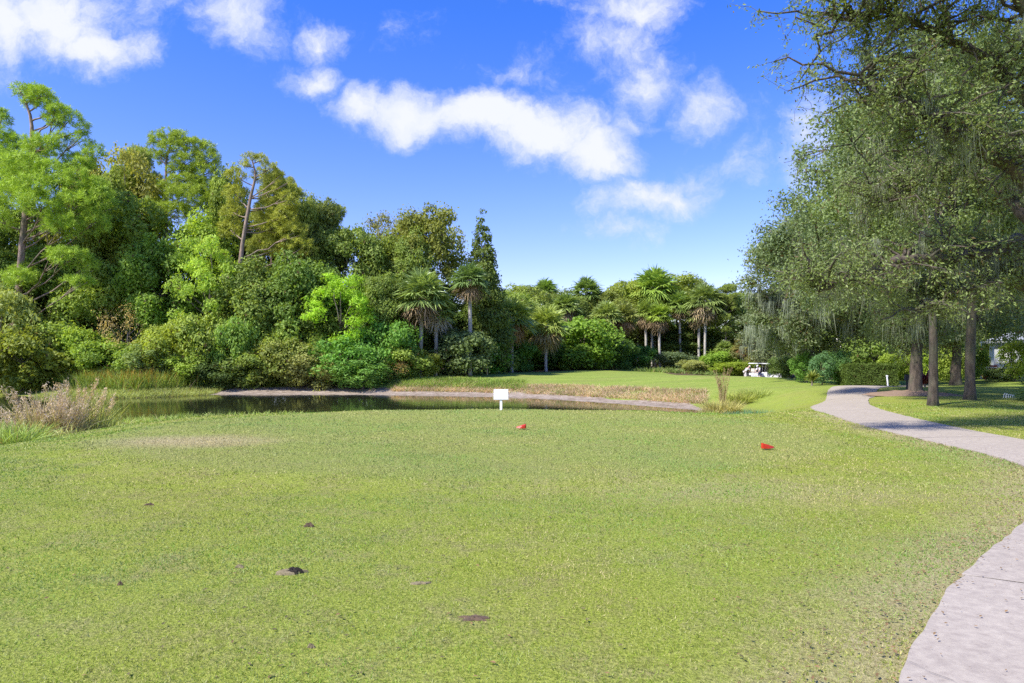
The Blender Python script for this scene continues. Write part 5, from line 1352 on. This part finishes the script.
# ------------------------------------------------------------------ golfers
def skin_obj(name, pts, edges, radii, mat, parent, root=0):
    me = bpy.data.meshes.new(name); me.from_pydata([tuple(p) for p in pts], edges, []); o = link(name, me, parent)
    md = o.modifiers.new('skin', 'SKIN'); md.use_smooth_shade = True
    for i, v in enumerate(me.skin_vertices[0].data): rr = radii[i]; v.radius = rr if isinstance(rr, tuple) else (rr, rr); v.use_root = (i == root)
    sd = o.modifiers.new('sub', 'SUBSURF'); sd.levels = 1; sd.render_levels = 2
    dg = bpy.context.evaluated_depsgraph_get(); m2 = bpy.data.meshes.new_from_object(o.evaluated_get(dg))
    o.modifiers.clear(); o.data = m2; m2.materials.clear(); m2.materials.append(mat)
    return o
def golfer(label, x, y, rz, bend, trousers, short, shirt, arm=.5):
    r = thing('person', label, 'person', (x, y, hz(x, y)), rz, 'golfers at the carts')
    c, s = math.cos(bend), math.sin(bend)
    def up(h, f=0): return np.array([s * h + c * f, 0, .93 + c * h - s * f])       # +x is forward
    P = {}
    P['pel'] = (0, 0, .93); P['waist'] = up(.17); P['chest'] = up(.38); P['neck'] = up(.54); P['jaw'] = up(.62, .03); P['head'] = up(.70, .035); P['crown'] = up(.79, .02)
    for k, sg in (('l', 1), ('r', -1)):
        P[k + 'hip'] = (0, .10 * sg, .88); P[k + 'knee'] = (.05, .13 * sg, .48); P[k + 'ank'] = (-.03, .14 * sg, .08); P[k + 'toe'] = (.15, .17 * sg, .03)
        sh = up(.46) + [0, .18 * sg, 0]; P[k + 'sho'] = sh
        el = sh + [.06 + arm * .12, .05 * sg, -.27]; P[k + 'elb'] = el
        wr = el + [.12 + arm * .12, -.05 * sg, -.17]; P[k + 'wri'] = wr; P[k + 'hand'] = wr + np.array([.05, -.01 * sg, -.06])
        for j in range(4): P[k + 'f%d' % j] = P[k + 'hand'] + np.array([.02 + .01 * j, (-.03 + .018 * j) * sg, -.075 + .008 * abs(j - 1)])
        P[k + 'th'] = P[k + 'hand'] + np.array([.045, -.03 * sg, -.01])
    R = dict(pel=(.13, .10), waist=(.13, .10), chest=(.15, .11), neck=.055, jaw=.07, head=.095, crown=.07)
    for k in 'lr':
        R.update({k + 'hip': .085, k + 'knee': .055, k + 'ank': .038, k + 'toe': .03, k + 'sho': .055, k + 'elb': .038, k + 'wri': .026, k + 'hand': .032, k + 'th': .011})
        for j in range(4): R[k + 'f%d' % j] = .009
    ks = list(P); ix = {k: i for i, k in enumerate(ks)}
    E = [('pel', 'waist'), ('waist', 'chest'), ('chest', 'neck'), ('neck', 'jaw'), ('jaw', 'head'), ('head', 'crown')]
    for k in 'lr': E += [('pel', k + 'hip'), (k + 'hip', k + 'knee'), (k + 'knee', k + 'ank'), (k + 'ank', k + 'toe'), ('chest', k + 'sho'), (k + 'sho', k + 'elb'), (k + 'elb', k + 'wri'), (k + 'wri', k + 'hand'), (k + 'hand', k + 'th')] + [(k + 'hand', k + 'f%d' % j) for j in range(4)]
    skin_obj('body', [P[k] for k in ks], [(ix[a], ix[b2]) for a, b2 in E], [R[k] for k in ks], M['skin'], r)
    def mid(a, b2, t): return np.array(P[a]) * (1 - t) + np.array(P[b2]) * t
    # shirt with short sleeves
    pts = [P['pel'], P['waist'], P['chest'], mid('chest', 'neck', .7)]; rad = [(.16, .125), (.155, .12), (.175, .13), .075]; ed = [(0, 1), (1, 2), (2, 3)]
    for k in 'lr': n = len(pts); pts += [P[k + 'sho'], mid(k + 'sho', k + 'elb', .8)]; rad += [.08, .062]; ed += [(2, n), (n, n + 1)]
    skin_obj('shirt', pts, ed, rad, shirt, r)
    e = .9 if not short else .25
    pts = [P['pel']]; rad = [(.155, .12)]; ed = []
    for k in 'lr':
        n = len(pts); pts += [P[k + 'hip'], P[k + 'knee']]; rad += [.11, .078]; ed += [(0, n), (n, n + 1)]
        if not short: pts.append(mid(k + 'knee', k + 'ank', .92)); rad.append(.065); ed.append((n + 1, n + 2))
    skin_obj('trousers', pts, ed, rad, trousers, r)
    for k in 'lr': skin_obj('shoe', [P[k + 'ank'], (np.array(P[k + 'toe']) + P[k + 'ank']) / 2 * [1, 1, .6], np.array(P[k + 'toe']) + [.03, 0, .01]], [(0, 1), (1, 2)], [.05, .05, .045], M['shirt'], r)
    cap = skin_obj('cap', [mid('head', 'crown', .5), np.array(P['crown']) + [0, 0, .01], mid('head', 'crown', .45) + [.13 * c, 0, -.13 * s]], [(0, 1), (0, 2)], [.10, .085, (.075, .02)], M['shirt'], r)
golfer('golfer in white shirt and pale trousers bending forward left of the carts', wx(745, 73.5), 73.5, .2, .75, M['beige'], False, M['shirt'])
golfer('golfer in white shirt and navy shorts leaning beside the left cart', wx(760, 73.8), 73.8, -2.6, .55, M['navy'], True, M['shirt'])

# ------------------------------------------------------------------ sky, sun, camera
SUN_EL, SUN_AZ = math.radians(47), math.radians(236)     # azimuth clockwise from +Y: behind the camera, to the left
w = bpy.data.worlds.new('World'); sc.world = w; w.use_nodes = True
nt = w.node_tree; nt.nodes.clear(); lk = nt.links
sky = N(nt, 'ShaderNodeTexSky'); sky.sky_type = 'NISHITA'; sky.sun_disc = False; sky.sun_elevation = SUN_EL; sky.sun_rotation = SUN_AZ
sky.air_density = 1.0; sky.dust_density = .6; sky.ozone_density = 2.0
tc = N(nt, 'ShaderNodeTexCoord'); sx = N(nt, 'ShaderNodeSeparateXYZ'); lk.new(tc.outputs['Generated'], sx.inputs[0])
hs = N(nt, 'ShaderNodeHueSaturation'); hs.inputs['Saturation'].default_value = 1.25; hs.inputs['Value'].default_value = .9; hs.inputs['Hue'].default_value = .516
hz_ = ramp(nt, sx.outputs[2], [(.0, (.86, .78, .90)), (.10, (.80, .74, .88)), (.22, (.76, .75, .86)), (.45, (.74, .82, 1.0))])
lk.new(mixc(nt, sky.outputs[0], hz_, 1.0, 'MULTIPLY'), hs.inputs['Color'])
dy = mth(nt, 'MAXIMUM', mth(nt, 'ABSOLUTE', sx.outputs[1]), .08)
u = mth(nt, 'DIVIDE', sx.outputs[0], dy); v = mth(nt, 'DIVIDE', sx.outputs[2], dy)
cv = N(nt, 'ShaderNodeCombineXYZ'); lk.new(u, cv.inputs[0]); lk.new(v, cv.inputs[1])
wn = N(nt, 'ShaderNodeTexNoise'); wn.inputs['Scale'].default_value = 7; wn.inputs['Detail'].default_value = 6; wn.inputs['Roughness'].default_value = .6; lk.new(cv.outputs[0], wn.inputs['Vector'])
sb = N(nt, 'ShaderNodeVectorMath', operation='SUBTRACT'); lk.new(wn.outputs['Color'], sb.inputs[0]); sb.inputs[1].default_value = (.5, .5, .5)
sl = N(nt, 'ShaderNodeVectorMath', operation='SCALE'); lk.new(sb.outputs[0], sl.inputs[0]); sl.inputs['Scale'].default_value = .11
wp = N(nt, 'ShaderNodeVectorMath', operation='ADD'); lk.new(cv.outputs[0], wp.inputs[0]); lk.new(sl.outputs[0], wp.inputs[1])
acc = None
for (px, py, rx, ry, k) in [(362, 103, 36, 24, 1.5), (415, 112, 62, 25, 1.7), (480, 114, 70, 28, 1.8), (545, 130, 72, 30, 1.8), (595, 148, 55, 28, 1.6), (640, 120, 40, 16, .7), (312, 77, 36, 18, 1.2), (45, 12, 115, 46, 1.6), (105, 42, 65, 24, 1.4), (240, 14, 50, 34, 1.3), (322, 36, 30, 16, 1),
                            (640, 3, 60, 24, 1.3), (620, 42, 50, 28, 1.05), (697, 110, 34, 26, 1.1), (650, 82, 36, 34, .95), (655, 196, 72, 20, 1.35), (620, 230, 45, 14, .6), (400, 28, 26, 16, .5), (700, 180, 30, 20, .8), (530, 70, 50, 18, .45), (745, 175, 40, 18, .4), (530, -8, 60, 14, .5), (880, 150, 120, 50, 1.1), (960, 215, 120, 40, 1)]:
    a = N(nt, 'ShaderNodeVectorMath', operation='SUBTRACT'); lk.new(wp.outputs[0], a.inputs[0]); a.inputs[1].default_value = ((px - 512) / F, (HZ - py) / F, 0)
    c = N(nt, 'ShaderNodeVectorMath', operation='MULTIPLY'); lk.new(a.outputs[0], c.inputs[0]); c.inputs[1].default_value = (F / (rx * 1.12), F / (ry * 1.25), 0)
    l = N(nt, 'ShaderNodeVectorMath', operation='LENGTH'); lk.new(c.outputs[0], l.inputs[0])
    d = mth(nt, 'MULTIPLY', mth(nt, 'SUBTRACT', 1.15, l.outputs['Value'], clamp=False), k)
    acc = d if acc is None else mth(nt, 'MAXIMUM', acc, d)
gen = mth(nt, 'SUBTRACT', mth(nt, 'MULTIPLY', noise(nt, tc.outputs['Generated'], 3.2, 5, .6), 4.0), 2.15)
beh = mth(nt, 'LESS_THAN', sx.outputs[1], .05)
dens0 = mth(nt, 'ADD', mth(nt, 'MULTIPLY', acc, mth(nt, 'SUBTRACT', 1.0, beh)), mth(nt, 'MULTIPLY', gen, beh))
fb = noise(nt, wp.outputs[0], 11, 10, .68)
fb2 = noise(nt, wp.outputs[0], 4.5, 5, .6)
dens = mth(nt, 'ADD', dens0, mth(nt, 'MULTIPLY', mth(nt, 'SUBTRACT', fb, .485), 2.9))
mr = N(nt, 'ShaderNodeMapRange'); mr.interpolation_type = 'SMOOTHSTEP'; lk.new(dens, mr.inputs[0]); mr.inputs[1].default_value = .02; mr.inputs[2].default_value = 1.5
upm = mth(nt, 'MULTIPLY', sx.outputs[2], 12, clamp=True)
cf = mth(nt, 'MULTIPLY', mth(nt, 'MULTIPLY', mr.outputs[0], .95), upm)
ccol = ramp(nt, mth(nt, 'ADD', fb2, mth(nt, 'MULTIPLY', dens, .15)), [(.38, (1.9, 2.2, 2.75)), (.72, (2.85, 2.92, 3.05))])
mixed = mixc(nt, hs.outputs[0], ccol, cf)
bg = N(nt, 'ShaderNodeBackground'); bg.inputs['Strength'].default_value = .15; lk.new(mixed, bg.inputs['Color'])
wo = N(nt, 'ShaderNodeOutputWorld'); lk.new(bg.outputs[0], wo.inputs[0])

sd = bpy.data.lights.new('sun', 'SUN'); sd.energy = 3.5; sd.angle = math.radians(3); sd.color = (1, .95, .87)
so = bpy.data.objects.new('sun', sd); COL.objects.link(so)
dirv = Vector((math.sin(SUN_AZ) * math.cos(SUN_EL), math.cos(SUN_AZ) * math.cos(SUN_EL), math.sin(SUN_EL)))
so.rotation_euler = dirv.to_track_quat('Z', 'Y').to_euler(); so.location = dirv * 60

cam = bpy.data.cameras.new('camera'); co = bpy.data.objects.new('camera', cam); COL.objects.link(co)
co.location = (0, 0, EYE); co.rotation_euler = (math.radians(90), 0, 0)
cam.sensor_width = 36; cam.lens = 36 * F / 1024; cam.shift_y = (HZ - 341.5) / 1024; cam.clip_end = 3000; cam.clip_start = .05
sc.camera = co
sc.render.engine = 'CYCLES'
sc.cycles.max_bounces = 6; sc.cycles.diffuse_bounces = 3; sc.cycles.transmission_bounces = 3; sc.cycles.glossy_bounces = 3
sc.cycles.use_denoising = False; sc.cycles.sample_clamp_indirect = 3; sc.cycles.sample_clamp_direct = 12
sc.view_settings.view_transform = 'Standard'; sc.view_settings.look = 'None'; sc.view_settings.exposure = 1.17; sc.view_settings.gamma = 1
